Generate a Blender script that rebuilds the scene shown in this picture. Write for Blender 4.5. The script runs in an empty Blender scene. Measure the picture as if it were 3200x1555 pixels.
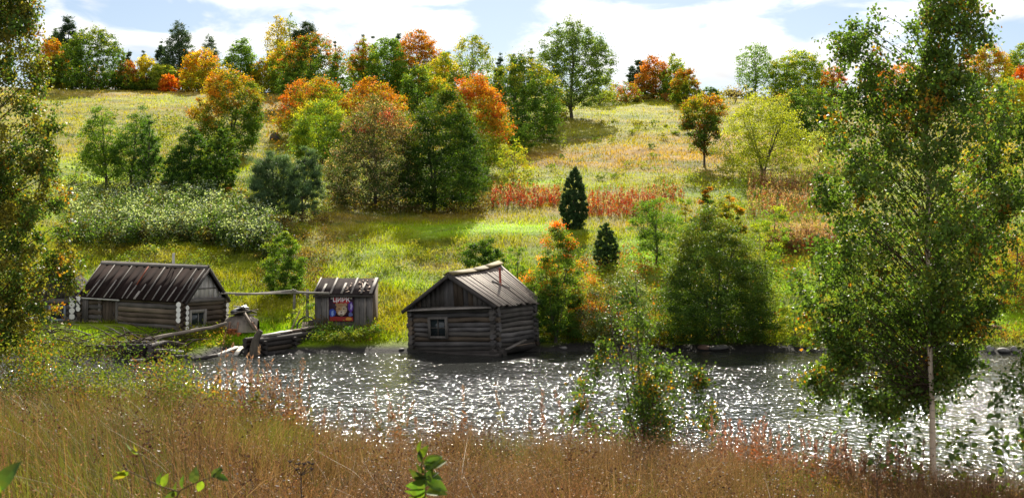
import bpy, math, numpy as np
from mathutils import Matrix, Vector, Euler
C = bpy.context.scene.collection
F, CX, HY, H = 3540.0, 1288.0, 600.0, 4.0      # focal length in pixels of a 2576 wide frame, principal column, horizon row, eye height over the water
R0 = np.random.default_rng(7)
A = np.array

def at(px, py, Y):
    return ((px - CX) / F * Y, Y, H + (HY - py) / F * Y)

# ------------------------------------------------------------------ noise
def vnoise(x, y, seed=0):
    x = np.asarray(x, float); y = np.asarray(y, float)
    xi = np.floor(x).astype(np.int64); yi = np.floor(y).astype(np.int64)
    fx = x - xi; fy = y - yi
    fx = fx * fx * (3 - 2 * fx); fy = fy * fy * (3 - 2 * fy)
    def h(a, b):
        n = (a * 374761393 + b * 668265263 + seed * 1442695041) & 0xFFFFFFFF
        n = ((n ^ (n >> 13)) * 1274126177) & 0xFFFFFFFF
        return ((n ^ (n >> 16)) & 0xFFFF) / 65535.0
    return (h(xi, yi) * (1 - fx) + h(xi + 1, yi) * fx) * (1 - fy) + (h(xi, yi + 1) * (1 - fx) + h(xi + 1, yi + 1) * fx) * fy
def fbm(x, y, seed=0, o=4):
    s = 0; a = .5; t = 0
    for i in range(o):
        s = s + a * vnoise(x * 2 ** i, y * 2 ** i, seed + i * 17); t += a; a *= .5
    return s / t
def sstep(a, b, x):
    t = np.clip((x - a) / (b - a), 0, 1); return t * t * (3 - 2 * t)

# ------------------------------------------------------------------ terrain
YT = A([49.6, 51.5, 54, 58, 62, 66, 70, 76, 84, 95, 110, 125, 140, 150])
PL = A([886, 845, 792, 705, 640, 585, 552, 512, 460, 398, 330, 282, 236, 221.])
PC = A([886, 845, 790, 705, 640, 585, 555, 518, 465, 402, 335, 286, 250, 240.])
PR = A([886, 848, 800, 715, 650, 592, 560, 520, 464, 402, 338, 292, 262, 255.])
def far_py(px, Y):
    pl, pc, pr = (np.interp(Y, YT, q) for q in (PL, PC, PR))
    t = np.clip(px, -300, 2900)
    return np.where(t < CX, pc + (pl - pc) * (CX - t) / 1200, pc + (pr - pc) * (t - CX) / 1200)
def shore_y(px):      # distance of the far waterline
    return np.interp(px, [-400, 250, 480, 560, 700, 1000, 1500, 1750, 2100, 2300, 2576, 3200], [45.2, 45.2, 46.6, 48.4, 49.2, 49.5, 50.2, 50.0, 49.6, 49.4, 48.6, 48.0])
def crest(px):        # height of the near bank where it breaks towards the water
    pyt = np.interp(px, [-300, 0, 450, 560, 850, 1000, 1500, 1800, 2100, 2300, 2576, 3000], [905, 912, 915, 945, 1030, 1050, 1060, 1075, 1130, 1162, 1172, 1172])
    return H - (pyt - HY) / F * 17 - .72
def ground(X, Y, detail=True):
    X = np.asarray(X, float); Y = np.asarray(Y, float)
    px = CX + X * F / np.maximum(Y, 4); px = np.clip(px, -800, 3400)
    zc = crest(px)
    zn = 2.4 + (zc - 2.4) * np.clip(Y / 17, 0, 1.0) ** 1.05
    zn = np.where(Y > 17, zc - (zc + .9) * sstep(17, 22.5, Y), zn)
    sh = shore_y(px)
    Ye = np.maximum(Y, 49.6)
    zf = H + (HY - far_py(px, Ye)) / F * np.minimum(Ye, 150)
    zf = np.where(Y > 150, zf - .015 * (Y - 150), zf)
    # low ground between this column's own shoreline and the table's first row
    lo = np.interp(Y - sh, [-6, -1.5, 0, .5, 1.6, 5], [-.9, -.5, 0, .16, .42, .95])
    b = sstep(50.5, 54.5, Y)
    zf = lo * (1 - b) + zf * b
    if detail:
        amp = sstep(51, 60, Y)
        zf = zf + amp * ((fbm(X * .22, Y * .16, 3) - .5) * .55 + (fbm(X * .9, Y * .7, 5, 3) - .5) * .22)
        zn = zn + (fbm(X * .6, Y * .6, 9) - .5) * .16
    return np.where(Y < 30, zn, zf)
def Y_of(px, py):     # distance at which the ground (without bumps) meets a picture row
    ys = np.linspace(50, 152, 800)
    z = ground((px - CX) / F * ys, ys, False)
    p = HY - (z - H) * F / ys
    ok = np.where(p <= py)[0]
    return float(ys[ok[0]]) if len(ok) else 150.0

# ------------------------------------------------------------------ mesh helpers
def make_mesh(name, V, quads, tris, fcol=None, mats=(), midx=None, smooth=False):
    me = bpy.data.meshes.new(name)
    V = np.ascontiguousarray(V, dtype=np.float32)
    nq, nt = len(quads), len(tris)
    loops = np.concatenate([np.asarray(quads, np.int32).reshape(-1), np.asarray(tris, np.int32).reshape(-1)]).astype(np.int32)
    starts = np.concatenate([np.arange(nq) * 4, nq * 4 + np.arange(nt) * 3]).astype(np.int32)
    me.vertices.add(len(V)); me.vertices.foreach_set('co', V.reshape(-1))
    me.loops.add(len(loops)); me.loops.foreach_set('vertex_index', loops)
    me.polygons.add(nq + nt); me.polygons.foreach_set('loop_start', starts)
    if midx is not None: me.polygons.foreach_set('material_index', np.asarray(midx, np.int32))
    if smooth: me.polygons.foreach_set('use_smooth', np.ones(nq + nt, bool))
    me.update(calc_edges=True)
    if fcol is not None:
        a = me.attributes.new('Col', 'FLOAT_COLOR', 'FACE')
        c = np.ones((nq + nt, 4), np.float32); c[:, :3] = fcol
        a.data.foreach_set('color', c.reshape(-1))
    for m in mats: me.materials.append(m)
    return me
def link(name, me, parent=None):
    o = bpy.data.objects.new(name, me); C.objects.link(o)
    if parent is not None: o.parent = parent
    return o
def tag(o, label=None, cat=None, group=None, kind=None):
    if label: o['label'] = label
    if cat: o['category'] = cat
    if group: o['group'] = group
    if kind: o['kind'] = kind
    return o
def thing(name, label, cat, loc=(0, 0, 0), group=None):
    o = bpy.data.objects.new(name, None); C.objects.link(o); o.location = loc; o.empty_display_size = .2
    return tag(o, label, cat, group)

class MB:
    """collects shapes into ONE mesh"""
    def __init__(s): s.v = []; s.q = []; s.t = []; s.qc = []; s.tc = []; s.n = 0
    def add(s, V, q=(), t=(), col=(.5, .5, .5)):
        V = np.asarray(V, float).reshape(-1, 3); q = np.asarray(q, int).reshape(-1, 4); t = np.asarray(t, int).reshape(-1, 3)
        s.v.append(V); s.q.append(q + s.n); s.t.append(t + s.n); s.n += len(V)
        col = np.asarray(col, float)
        s.qc.append(np.broadcast_to(col if col.ndim == 1 else col[:len(q)], (len(q), 3)))
        s.tc.append(np.broadcast_to(col if col.ndim == 1 else col[:len(t)], (len(t), 3)))
    def hexa(s, P, col):   # eight corners: bottom four then top four
        s.add(P, [[0, 3, 2, 1], [4, 5, 6, 7], [0, 1, 5, 4], [1, 2, 6, 5], [2, 3, 7, 6], [3, 0, 4, 7]], col=col)
    def box(s, a, b, col):
        x0, y0, z0 = a; x1, y1, z1 = b
        s.hexa([(x0, y0, z0), (x1, y0, z0), (x1, y1, z0), (x0, y1, z0), (x0, y0, z1), (x1, y0, z1), (x1, y1, z1), (x0, y1, z1)], col)
    def bar(s, p, q, w, h, col, up=(0, 0, 1)):
        p, q, up = A(p, float), A(q, float), A(up, float)
        d = q - p; d /= np.linalg.norm(d); x = np.cross(d, up); x /= np.linalg.norm(x) + 1e-9; u = np.cross(x, d)
        c = [p - x * w / 2 - u * h / 2, p + x * w / 2 - u * h / 2, p + x * w / 2 + u * h / 2, p - x * w / 2 + u * h / 2]
        e = [k + (q - p) for k in c]
        s.add(c + e, [[0, 1, 2, 3], [7, 6, 5, 4], [0, 4, 5, 1], [1, 5, 6, 2], [2, 6, 7, 3], [3, 7, 4, 0]], col=col)
    def tube(s, pts, rad, n=6, col=(.3, .3, .3), endcol=None, jit=0, rng=R0):
        pts = np.asarray(pts, float); m = len(pts); rad = np.broadcast_to(np.asarray(rad, float), (m,))
        d = np.gradient(pts, axis=0); d /= np.linalg.norm(d, axis=1)[:, None] + 1e-9
        ref = A([0, 0, 1.]) if abs(d[0][2]) < .9 else A([1., 0, 0])
        x = np.cross(d, ref); x /= np.linalg.norm(x, axis=1)[:, None] + 1e-9; y = np.cross(x, d)
        an = np.arange(n) / n * 2 * np.pi
        rr = rad[:, None] * (1 + jit * rng.normal(size=(m, n)))
        V = pts[:, None] + rr[..., None] * (np.cos(an)[None, :, None] * x[:, None] + np.sin(an)[None, :, None] * y[:, None])
        q = [[i * n + j, i * n + (j + 1) % n, (i + 1) * n + (j + 1) % n, (i + 1) * n + j] for i in range(m - 1) for j in range(n)]
        s.add(V, q, col=col)
        e = endcol if endcol is not None else col
        for i, sg in ((0, -1), (m - 1, 1)):
            s.add(np.vstack([V[i], pts[i][None]]), t=[[j, (j + 1) % n, n] if sg > 0 else [(j + 1) % n, j, n] for j in range(n)], col=e)
    def build(s, name, mat, parent=None, smooth=False):
        q = np.vstack(s.q) if s.q else np.zeros((0, 4)); t = np.vstack(s.t) if s.t else np.zeros((0, 3))
        me = make_mesh(name, np.vstack(s.v), q, t, np.vstack(s.qc + s.tc), [mat], smooth=smooth)
        return link(name, me, parent)

def blob(name, mat, c, r, col, parent=None, seed=0, rough=.22, n=9):
    """an irregular stone or sack: a displaced sphere"""
    rng = np.random.default_rng(seed); mb = MB(); m = n * 2
    th = np.linspace(0, np.pi, n + 1); ph = np.arange(m) / m * 2 * np.pi
    ks = rng.normal(size=(7, 3)); ks /= np.linalg.norm(ks, axis=1)[:, None]; am = rng.uniform(-.5, 1, 7)
    V = []
    for a in th:
        for b in ph:
            d = A([np.sin(a) * np.cos(b), np.sin(a) * np.sin(b), np.cos(a)])
            f = 1 + rough * sum(am[i] * max(0, d @ ks[i]) ** 2 - .15 for i in range(7)) 
            V.append(A(c) + d * f * A(r))
    q = [[i * m + j, (i + 1) * m + j, (i + 1) * m + (j + 1) % m, i * m + (j + 1) % m] for i in range(n) for j in range(m)]
    mb.add(V, q, col=col)
    return mb.build(name, mat, parent)

def leaves_mesh(name, P, size, nrm, dirn, col, aspect, mat, parent=None, fold=.15):
    """one small folded face per leaf"""
    N = len(P); size = np.broadcast_to(size, (N,))[:, None]
    nrm = nrm / (np.linalg.norm(nrm, axis=1)[:, None] + 1e-9)
    d = dirn - nrm * (dirn * nrm).sum(1)[:, None]; d /= np.linalg.norm(d, axis=1)[:, None] + 1e-9
    sd = np.cross(nrm, d)
    V = np.empty((N, 4, 3))
    V[:, 0] = P - d * size * .5
    V[:, 2] = P + d * size * .5
    V[:, 1] = P + sd * size * aspect * .5 + nrm * size * fold - d * size * .06
    V[:, 3] = P - sd * size * aspect * .5 + nrm * size * fold - d * size * .06
    q = np.arange(N * 4).reshape(N, 4)
    return link(name, make_mesh(name, V.reshape(-1, 3), q, np.zeros((0, 3)), col, [mat]), parent)

def blades(name, P, hgt, wid, head, lean, col, mat, levels=3, parent=None, rng=R0):
    """grass blades: ribbons that bend over and end in a tip"""
    N = len(P); L = levels
    hx, hy = np.cos(head), np.sin(head)
    wd = head + np.pi / 2 + rng.normal(0, .7, N)
    wx, wy = np.cos(wd), np.sin(wd)
    V = np.empty((N, 2 * L + 1, 3))
    for k in range(L + 1):
        t = k / L
        off = lean * hgt * t ** 1.8; z = hgt * t * (1 - .22 * np.minimum(lean, 1.6) * t)
        w = wid * .5 * (1 - t) ** .6
        cx, cy, cz = P[:, 0] + hx * off, P[:, 1] + hy * off, P[:, 2] + z
        if k < L:
            V[:, 2 * k] = np.c_[cx - wx * w, cy - wy * w, cz]; V[:, 2 * k + 1] = np.c_[cx + wx * w, cy + wy * w, cz]
        else: V[:, 2 * L] = np.c_[cx, cy, cz]
    b = (np.arange(N) * (2 * L + 1))[:, None]
    q = np.concatenate([b + A([2 * k, 2 * k + 1, 2 * k + 3, 2 * k + 2])[None] for k in range(L - 1)]) if L > 1 else np.zeros((0, 4))
    t = b + A([2 * L - 2, 2 * L - 1, 2 * L])[None]
    fc = np.concatenate([col] * L)
    return link(name, make_mesh(name, V.reshape(-1, 3), q, t, fc, [mat]), parent), V[:, 2 * L]

# ------------------------------------------------------------------ materials
def newmat(name):
    m = bpy.data.materials.new(name); m.use_nodes = True; nt = m.node_tree; nt.nodes.clear()
    return m, nt, nt.nodes.new('ShaderNodeOutputMaterial')
def nd(nt, t, **kw):
    n = nt.nodes.new(t)
    for k, v in kw.items():
        if k.startswith('i_'): n.inputs[k[2:].replace('_', ' ')].default_value = v
        else: setattr(n, k, v)
    return n
def leafmat(name, trans=.5, rough=.4, spec=.4, boost=(1.5, 1.45, .7)):
    m, nt, out = newmat(name); L = nt.links.new
    at_ = nd(nt, 'ShaderNodeAttribute', attribute_name='Col')
    p = nd(nt, 'ShaderNodeBsdfPrincipled'); p.inputs['Roughness'].default_value = rough; p.inputs['Specular IOR Level'].default_value = spec
    L(at_.outputs['Color'], p.inputs['Base Color'])
    mul = nd(nt, 'ShaderNodeMix', data_type='RGBA', blend_type='MULTIPLY'); mul.inputs['Factor'].default_value = 1
    L(at_.outputs['Color'], mul.inputs[6]); mul.inputs[7].default_value = (*boost, 1)
    tr = nd(nt, 'ShaderNodeBsdfTranslucent'); L(mul.outputs[2], tr.inputs['Color'])
    mx = nd(nt, 'ShaderNodeMixShader'); mx.inputs[0].default_value = trans
    L(p.outputs[0], mx.inputs[1]); L(tr.outputs[0], mx.inputs[2]); L(mx.outputs[0], out.inputs['Surface'])
    return m
def colmat(name, scale=(8, 8, 8), amt=.6, rough=.85, spec=.2, bump=.3, detail=6, nscale=1.0, coord='Object', metal=0):
    """attribute colour broken up by stretched noise"""
    m, nt, out = newmat(name); L = nt.links.new
    at_ = nd(nt, 'ShaderNodeAttribute', attribute_name='Col')
    tc = nd(nt, 'ShaderNodeTexCoord'); mp = nd(nt, 'ShaderNodeMapping'); mp.inputs['Scale'].default_value = scale
    L(tc.outputs[coord], mp.inputs[0])
    n1 = nd(nt, 'ShaderNodeTexNoise'); n1.inputs['Scale'].default_value = nscale; n1.inputs['Detail'].default_value = detail; n1.inputs['Roughness'].default_value = .65
    L(mp.outputs[0], n1.inputs['Vector'])
    n2 = nd(nt, 'ShaderNodeTexNoise'); n2.inputs['Scale'].default_value = 1.7; n2.inputs['Detail'].default_value = 4
    L(tc.outputs[coord], n2.inputs['Vector'])
    ad = nd(nt, 'ShaderNodeMath', operation='ADD'); L(n1.outputs['Fac'], ad.inputs[0]); L(n2.outputs['Fac'], ad.inputs[1])
    mr = nd(nt, 'ShaderNodeMapRange'); mr.inputs['From Min'].default_value = .65; mr.inputs['From Max'].default_value = 1.35
    mr.inputs['To Min'].default_value = 1 - amt; mr.inputs['To Max'].default_value = 1 + amt
    L(ad.outputs[0], mr.inputs['Value'])
    mul = nd(nt, 'ShaderNodeVectorMath', operation='SCALE'); L(at_.outputs['Color'], mul.inputs[0]); L(mr.outputs[0], mul.inputs['Scale'])
    p = nd(nt, 'ShaderNodeBsdfPrincipled'); p.inputs['Roughness'].default_value = rough; p.inputs['Specular IOR Level'].default_value = spec; p.inputs['Metallic'].default_value = metal
    L(mul.outputs[0], p.inputs['Base Color'])
    if bump:
        b = nd(nt, 'ShaderNodeBump'); b.inputs['Strength'].default_value = bump; b.inputs['Distance'].default_value = .03
        L(n1.outputs['Fac'], b.inputs['Height']); L(b.outputs[0], p.inputs['Normal'])
    L(p.outputs[0], out.inputs['Surface'])
    return m
M_leaf = leafmat('leaf', .5, .6, .12, (1.7, 1.6, .5))
M_birchleaf = leafmat('birch_leaf', .5, .5, .18, (1.6, 1.5, .6))
M_silver = leafmat('silvery_leaf', .4, .45, .4)
M_needle = leafmat('needle', .35, .6, .12)
M_grass = leafmat('grass_blade', .55, .7, .05, (1.75, 1.8, .5))
M_dry = leafmat('dry_grass_blade', .4, .55, .2, (1.25, 1.15, .95))
M_logh = colmat('weathered_log', (1.2, 1.2, 14), .55, .85, .2, .5)
M_boardv = colmat('weathered_board', (16, 16, 1.0), .5, .85, .2, .4)
M_board = colmat('rough_board', (5, 5, 5), .45, .8, .25, .3)
M_bark = colmat('bark', (9, 9, 3), .5, .9, .1, .5)
M_felt = colmat('roofing_felt', (3, 3, 3), .4, .95, .03, .0)
M_paint = colmat('plain_paint', (6, 6, 6), .15, .6, .3, .05)
M_metal = colmat('rusty_metal', (20, 20, 6), .4, .6, .4, .1)
M_stone = colmat('shore_stone', (5, 5, 5), .45, .75, .3, .5)
M_black = colmat('black_sheet', (6, 6, 6), .3, .3, .5, .4)
M_print = colmat('printed_paper', (14, 14, 14), .12, .5, .3, .0)

def ground_mat():
    m, nt, out = newmat('ground'); L = nt.links.new
    at_ = nd(nt, 'ShaderNodeAttribute', attribute_name='Col')
    tc = nd(nt, 'ShaderNodeTexCoord')
    n = nd(nt, 'ShaderNodeTexNoise'); n.inputs['Scale'].default_value = 2.2; n.inputs['Detail'].default_value = 8; n.inputs['Roughness'].default_value = .7
    L(tc.outputs['Object'], n.inputs['Vector'])
    mr = nd(nt, 'ShaderNodeMapRange'); mr.inputs['From Min'].default_value = .3; mr.inputs['From Max'].default_value = .7; mr.inputs['To Min'].default_value = .72; mr.inputs['To Max'].default_value = 1.25
    L(n.outputs['Fac'], mr.inputs['Value'])
    mul = nd(nt, 'ShaderNodeVectorMath', operation='SCALE'); L(at_.outputs['Color'], mul.inputs[0]); L(mr.outputs[0], mul.inputs['Scale'])
    p = nd(nt, 'ShaderNodeBsdfPrincipled'); p.inputs['Roughness'].default_value = .9; p.inputs['Specular IOR Level'].default_value = .15
    L(mul.outputs[0], p.inputs['Base Color'])
    b = nd(nt, 'ShaderNodeBump'); b.inputs['Strength'].default_value = .8; b.inputs['Distance'].default_value = .15
    L(n.outputs['Fac'], b.inputs['Height']); L(b.outputs[0], p.inputs['Normal'])
    L(p.outputs[0], out.inputs['Surface'])
    return m
def water_mat():
    m, nt, out = newmat('river_water'); L = nt.links.new
    tc = nd(nt, 'ShaderNodeTexCoord')
    hs = []
    for sc, amp, st in ((1.5, .10, (1, .8, 1)), (9.0, .10, (1, .42, 1)), (22, .010, (1, .4, 1))):
        mp = nd(nt, 'ShaderNodeMapping'); mp.inputs['Scale'].default_value = st; mp.inputs['Rotation'].default_value = (0, 0, .25); L(tc.outputs['Object'], mp.inputs[0])
        n = nd(nt, 'ShaderNodeTexNoise'); n.inputs['Scale'].default_value = sc; n.inputs['Detail'].default_value = 1.5; n.inputs['Distortion'].default_value = .4
        L(mp.outputs[0], n.inputs['Vector'])
        k = nd(nt, 'ShaderNodeMath', operation='MULTIPLY'); k.inputs[1].default_value = amp; L(n.outputs['Fac'], k.inputs[0]); hs.append(k)
    a = nd(nt, 'ShaderNodeMath', operation='ADD'); L(hs[0].outputs[0], a.inputs[0]); L(hs[1].outputs[0], a.inputs[1])
    a2 = nd(nt, 'ShaderNodeMath', operation='ADD'); L(a.outputs[0], a2.inputs[0]); L(hs[2].outputs[0], a2.inputs[1])
    cl = nd(nt, 'ShaderNodeTexNoise'); cl.inputs['Scale'].default_value = .2; cl.inputs['Detail'].default_value = 3; L(tc.outputs['Object'], cl.inputs['Vector'])
    cm = nd(nt, 'ShaderNodeMapRange'); cm.inputs['From Min'].default_value = .32; cm.inputs['From Max'].default_value = .68; cm.inputs['To Min'].default_value = .6; cm.inputs['To Max'].default_value = 1.4; L(cl.outputs['Fac'], cm.inputs['Value'])
    b = nd(nt, 'ShaderNodeBump'); b.inputs['Distance'].default_value = 1.0; sp = nd(nt, 'ShaderNodeSeparateXYZ'); L(tc.outputs['Object'], sp.inputs[0]); ym = nd(nt, 'ShaderNodeMapRange'); ym.inputs['From Min'].default_value = 26; ym.inputs['From Max'].default_value = 49; ym.inputs['To Min'].default_value = 1.3; ym.inputs['To Max'].default_value = .55; L(sp.outputs['Y'], ym.inputs['Value']); yy = nd(nt, 'ShaderNodeMath', operation='MULTIPLY'); L(cm.outputs[0], yy.inputs[0]); L(ym.outputs[0], yy.inputs[1]); L(yy.outputs[0], b.inputs['Strength'])
    L(a2.outputs[0], b.inputs['Height'])
    p = nd(nt, 'ShaderNodeBsdfPrincipled'); p.inputs['Base Color'].default_value = (.012, .014, .012, 1); p.inputs['Roughness'].default_value = .105; p.inputs['IOR'].default_value = 1.33
    L(b.outputs[0], p.inputs['Normal']); L(p.outputs[0], out.inputs['Surface'])
    return m
def birch_bark():
    m, nt, out = newmat('birch_bark'); L = nt.links.new
    tc = nd(nt, 'ShaderNodeTexCoord')
    mp = nd(nt, 'ShaderNodeMapping'); mp.inputs['Scale'].default_value = (5, 5, 22); L(tc.outputs['Object'], mp.inputs[0])
    n = nd(nt, 'ShaderNodeTexNoise'); n.inputs['Scale'].default_value = 1; n.inputs['Detail'].default_value = 5; L(mp.outputs[0], n.inputs['Vector'])
    r = nd(nt, 'ShaderNodeValToRGB'); e = r.color_ramp.elements; e[0].position = .34; e[0].color = (.05, .035, .025, 1); e[1].position = .44; e[1].color = (.62, .50, .38, 1)
    L(n.outputs['Fac'], r.inputs[0])
    at_ = nd(nt, 'ShaderNodeAttribute', attribute_name='Col')
    mul = nd(nt, 'ShaderNodeMix', data_type='RGBA', blend_type='MULTIPLY'); mul.inputs['Factor'].default_value = 1
    L(r.outputs[0], mul.inputs[6]); L(at_.outputs['Color'], mul.inputs[7])
    p = nd(nt, 'ShaderNodeBsdfPrincipled'); p.inputs['Roughness'].default_value = .7; L(mul.outputs[2], p.inputs['Base Color'])
    L(p.outputs[0], out.inputs['Surface'])
    return m
M_ground, M_water, M_birch = ground_mat(), water_mat(), birch_bark()
gm, gnt, gout = newmat('dark_glass')
gp = nd(gnt, 'ShaderNodeBsdfPrincipled'); gp.inputs['Base Color'].default_value = (.02, .028, .03, 1); gp.inputs['Roughness'].default_value = .12; gnt.links.new(gp.outputs[0], gout.inputs['Surface'])

# ------------------------------------------------------------------ colours (albedo)
GD, GM, GL = A([.026, .055, .014]), A([.055, .10, .018]), A([.10, .17, .03])
GY, YE, OR_ = A([.17, .20, .02]), A([.34, .26, .02]), A([.36, .14, .014])
RE, RU, WI = A([.34, .065, .014]), A([.22, .07, .02]), A([.20, .22, .05])
PALE, PINE, SPR, JUN = A([.26, .28, .14]), A([.05, .085, .04]), A([.022, .042, .022]), A([.028, .055, .022])
# meadow: (px, py, rx, ry, colour, weight) patches on the far slope
PATCH = [
    (650, 850, 130, 28, (.20, .33, .012), 1.6), (250, 440, 80, 28, (.24, .34, .02), 1.4), (1180, 582, 280, 17, (.20, .30, .02), 2.0), (950, 640, 110, 9, (.2, .28, .02), 1.2), (900, 720, 110, 10, (.2, .27, .02), 1.2), (1390, 462, 120, 9, (.2, .3, .03), 1),
    (1980, 715, 90, 36, (.20, .33, .02), 1.5), (1610, 640, 90, 40, (.20, .33, .02), 1.4), (2500, 830, 140, 50, (.2, .31, .02), 1.4), (1990, 830, 60, 30, (.2, .27, .03), 1),
    (930, 690, 120, 60, (.17, .22, .025), .8), (1000, 610, 140, 22, (.16, .22, .02), .8),
    (330, 236, 220, 9, (.34, .26, .10), 1.2), (330, 258, 220, 9, (.22, .24, .05), 1.2), (220, 330, 60, 40, (.26, .24, .07), .8), (680, 275, 50, 25, (.27, .16, .06), 1.2),
    (1600, 402, 330, 24, (.27, .16, .065), 1.6), (1720, 345, 150, 12, (.27, .17, .065), 1.0), (1540, 275, 160, 22, (.21, .23, .04), .9), (1520, 330, 160, 14, (.15, .2, .03), 1), (1480, 432, 160, 12, (.17, .21, .04), 1.0),
    (1960, 400, 160, 30, (.27, .17, .07), 1), (1560, 555, 130, 30, (.30, .17, .065), 1.5), (1560, 525, 170, 14, (.24, .15, .05), 1.2),
    (1090, 645, 110, 24, (.25, .17, .05), 1.6), (1060, 668, 100, 10, (.24, .20, .16), 1.2), (850, 590, 60, 50, (.18, .13, .05), 1.3), (860, 545, 60, 16, (.28, .24, .12), 1.2),
    (1120, 538, 160, 14, (.15, .10, .035), 1.2), (560, 700, 110, 30, (.19, .19, .03), 1), (400, 640, 220, 16, (.2, .19, .03), 1.2), (800, 650, 60, 40, (.16, .12, .04), 1),  # first entry paints the central trees' cast shadow as dark brown ground
    (980, 800, 70, 40, (.26, .22, .05), 1.3), (2020, 570, 130, 30, (.24, .16, .07), 1.1), (1480, 720, 140, 40, (.23, .2, .05), .8), (2150, 620, 200, 60, (.24, .2, .08), 1), (2450, 700, 150, 60, (.24, .22, .07), .8)]
def meadow_col(X, Y):
    px = CX + X * F / np.maximum(Y, 1); py = far_py(px, np.clip(Y, 49.6, 150)); py = np.where(Y < 54, 886 - (Y - 49.6) * 21, py)
    wx = (fbm(X * .12, Y * .12, 31) - .5); wy = (fbm(X * .12 + 9, Y * .12, 37) - .5)
    by = sstep(78, 105, Y)[..., None]; base = A([.165, .215, .03]) * (1 - by) + A([.215, .20, .045]) * by; c = np.zeros(X.shape + (3,)) + base * .5; w = np.full(X.shape, .5)
    for (ax, ay, rx, ry, col, wt) in PATCH:
        g = wt * np.exp(-(((px - ax + wx * 120) / rx) ** 2 + ((py - ay + wy * 36) / ry) ** 2))
        c += g[..., None] * A(col) * (1.3 if col[1] > col[0] else 1.08); w += g
    c = c / w[..., None]
    n = fbm(X * .35, Y * .75, 41)[..., None]
    c = c * (.6 + .8 * n)
    k = sstep(.48, .62, fbm(X * .13 + 5, Y * .42, 43))[..., None] * .5          # rusty dry patches
    c = c * (1 - k) + (c * .4 + A([.27, .165, .075]) * .6) * k
    lum = c.mean(-1, keepdims=True); c = np.maximum(lum + (c - lum) * 1.3, .004) * .9
    k = sstep(.54, .66, fbm(X * .35 + 2, Y * .9, 47))[..., None] * .6           # darker green tussocks
    c = c * (1 - k) + A([.08, .12, .02]) * k
    return c

# ------------------------------------------------------------------ ground, water
def build_ground():
    t = np.concatenate([np.linspace(-2.6, -.42, 34)[:-1], np.linspace(-.42, .42, 420), np.linspace(.42, 2.6, 34)[1:]])
    ys = np.concatenate([np.linspace(-4, 2, 8)[:-1], np.linspace(2, 24, 90)[:-1], np.linspace(24, 44, 18)[:-1], np.linspace(44, 60, 90)[:-1], np.linspace(60, 155, 260)[:-1], np.linspace(155, 420, 24)])
    T, Yg = np.meshgrid(t, ys); X = T * (np.maximum(Yg, 0) + 3)
    Z = ground(X, Yg)
    V = np.stack([X, Yg, Z], -1).reshape(-1, 3); nx = len(t); ny = len(ys)
    i = np.arange(nx * ny).reshape(ny, nx)
    q = np.stack([i[:-1, :-1], i[:-1, 1:], i[1:, 1:], i[1:, :-1]], -1).reshape(-1, 4)
    me = make_mesh('ground', V, q, np.zeros((0, 3)), None, [M_ground], smooth=True)
    col = meadow_col(X, Yg) * .85
    z = Z[..., None]
    mud = A([.024, .022, .02])
    k = 1 - sstep(.14, .32, z + (fbm(X * .8, Yg * .8, 51)[..., None] - .5) * .3); col = col * (1 - k) + mud * k
    near = (Yg < 30)[..., None]
    col = np.where(near, A([.10, .065, .03]) * (.7 + .6 * fbm(X * 2, Yg * 2, 53)[..., None]), col)
    c4 = np.ones((nx * ny, 4), np.float32); c4[:, :3] = col.reshape(-1, 3)
    a = me.attributes.new('Col', 'FLOAT_COLOR', 'POINT'); a.data.foreach_set('color', c4.reshape(-1))
    tag(link('ground', me), 'grassy slope and bank falling to the river', 'ground', kind='structure')
build_ground()
mb = MB(); mb.add([(-95, 15, 0), (95, 15, 0), (95, 56, 0), (-95, 56, 0)], [[0, 1, 2, 3]]); tag(mb.build('river_water', M_water), 'dark rippled river water glittering in the sun', 'water', kind='structure')

def meadow():
    rng = np.random.default_rng(11); N = 330000
    px = rng.uniform(-120, 2700, N); py = rng.uniform(205, 872, N)
    ys = np.linspace(50.3, 152, 1200); cols = np.linspace(-120, 2700, 60); Y = np.empty(N)
    b = np.clip(np.round((px + 120) / 2820 * 59).astype(int), 0, 59)
    for k in range(60):
        z = ground((cols[k] - CX) / F * ys, ys, False); p = HY - (z - H) * F / ys
        p = np.minimum.accumulate(p); s = b == k
        Y[s] = np.interp(-py[s], -p, ys)
    Y = Y + rng.normal(0, .4, N) + rng.uniform(0, 1, N) * .3
    ok = (Y > 50.6) & (Y < 151); px, py, Y = px[ok], py[ok], Y[ok]
    X = (px - CX) / F * Y; z = ground(X, Y); N = len(X)
    ok = z > .24 + rng.normal(0, .04, N); X, Y, z = X[ok], Y[ok], z[ok]; N = len(X)
    col = meadow_col(X, Y) * rng.uniform(.8, 1.25, N)[:, None]
    straw = rng.random(N) < .10; col[straw] = col[straw] * .4 + A([.36, .27, .12]) * .6 * rng.uniform(.6, 1.1, straw.sum())[:, None]
    lush = (col[:, 1] > col[:, 0] * 1.3)
    tuss = fbm(X * .9, Y * .6, 71)
    hgt = np.where(lush, rng.uniform(.08, .2, N), rng.uniform(.12, .36, N)) * (.3 + 1.3 * tuss)
    wid = np.clip(1.5 * Y / F, .02, .06) * rng.uniform(.7, 1.3, N)
    o, _ = blades('meadow_grass', np.c_[X, Y, z - .03], hgt, wid, rng.uniform(0, 6.28, N), rng.uniform(.2, 1.3, N), col, M_grass, 2, rng=rng)
    tag(o, 'mixed green and tan grass over the whole slope across the river', 'grass', kind='stuff')
meadow()
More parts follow.
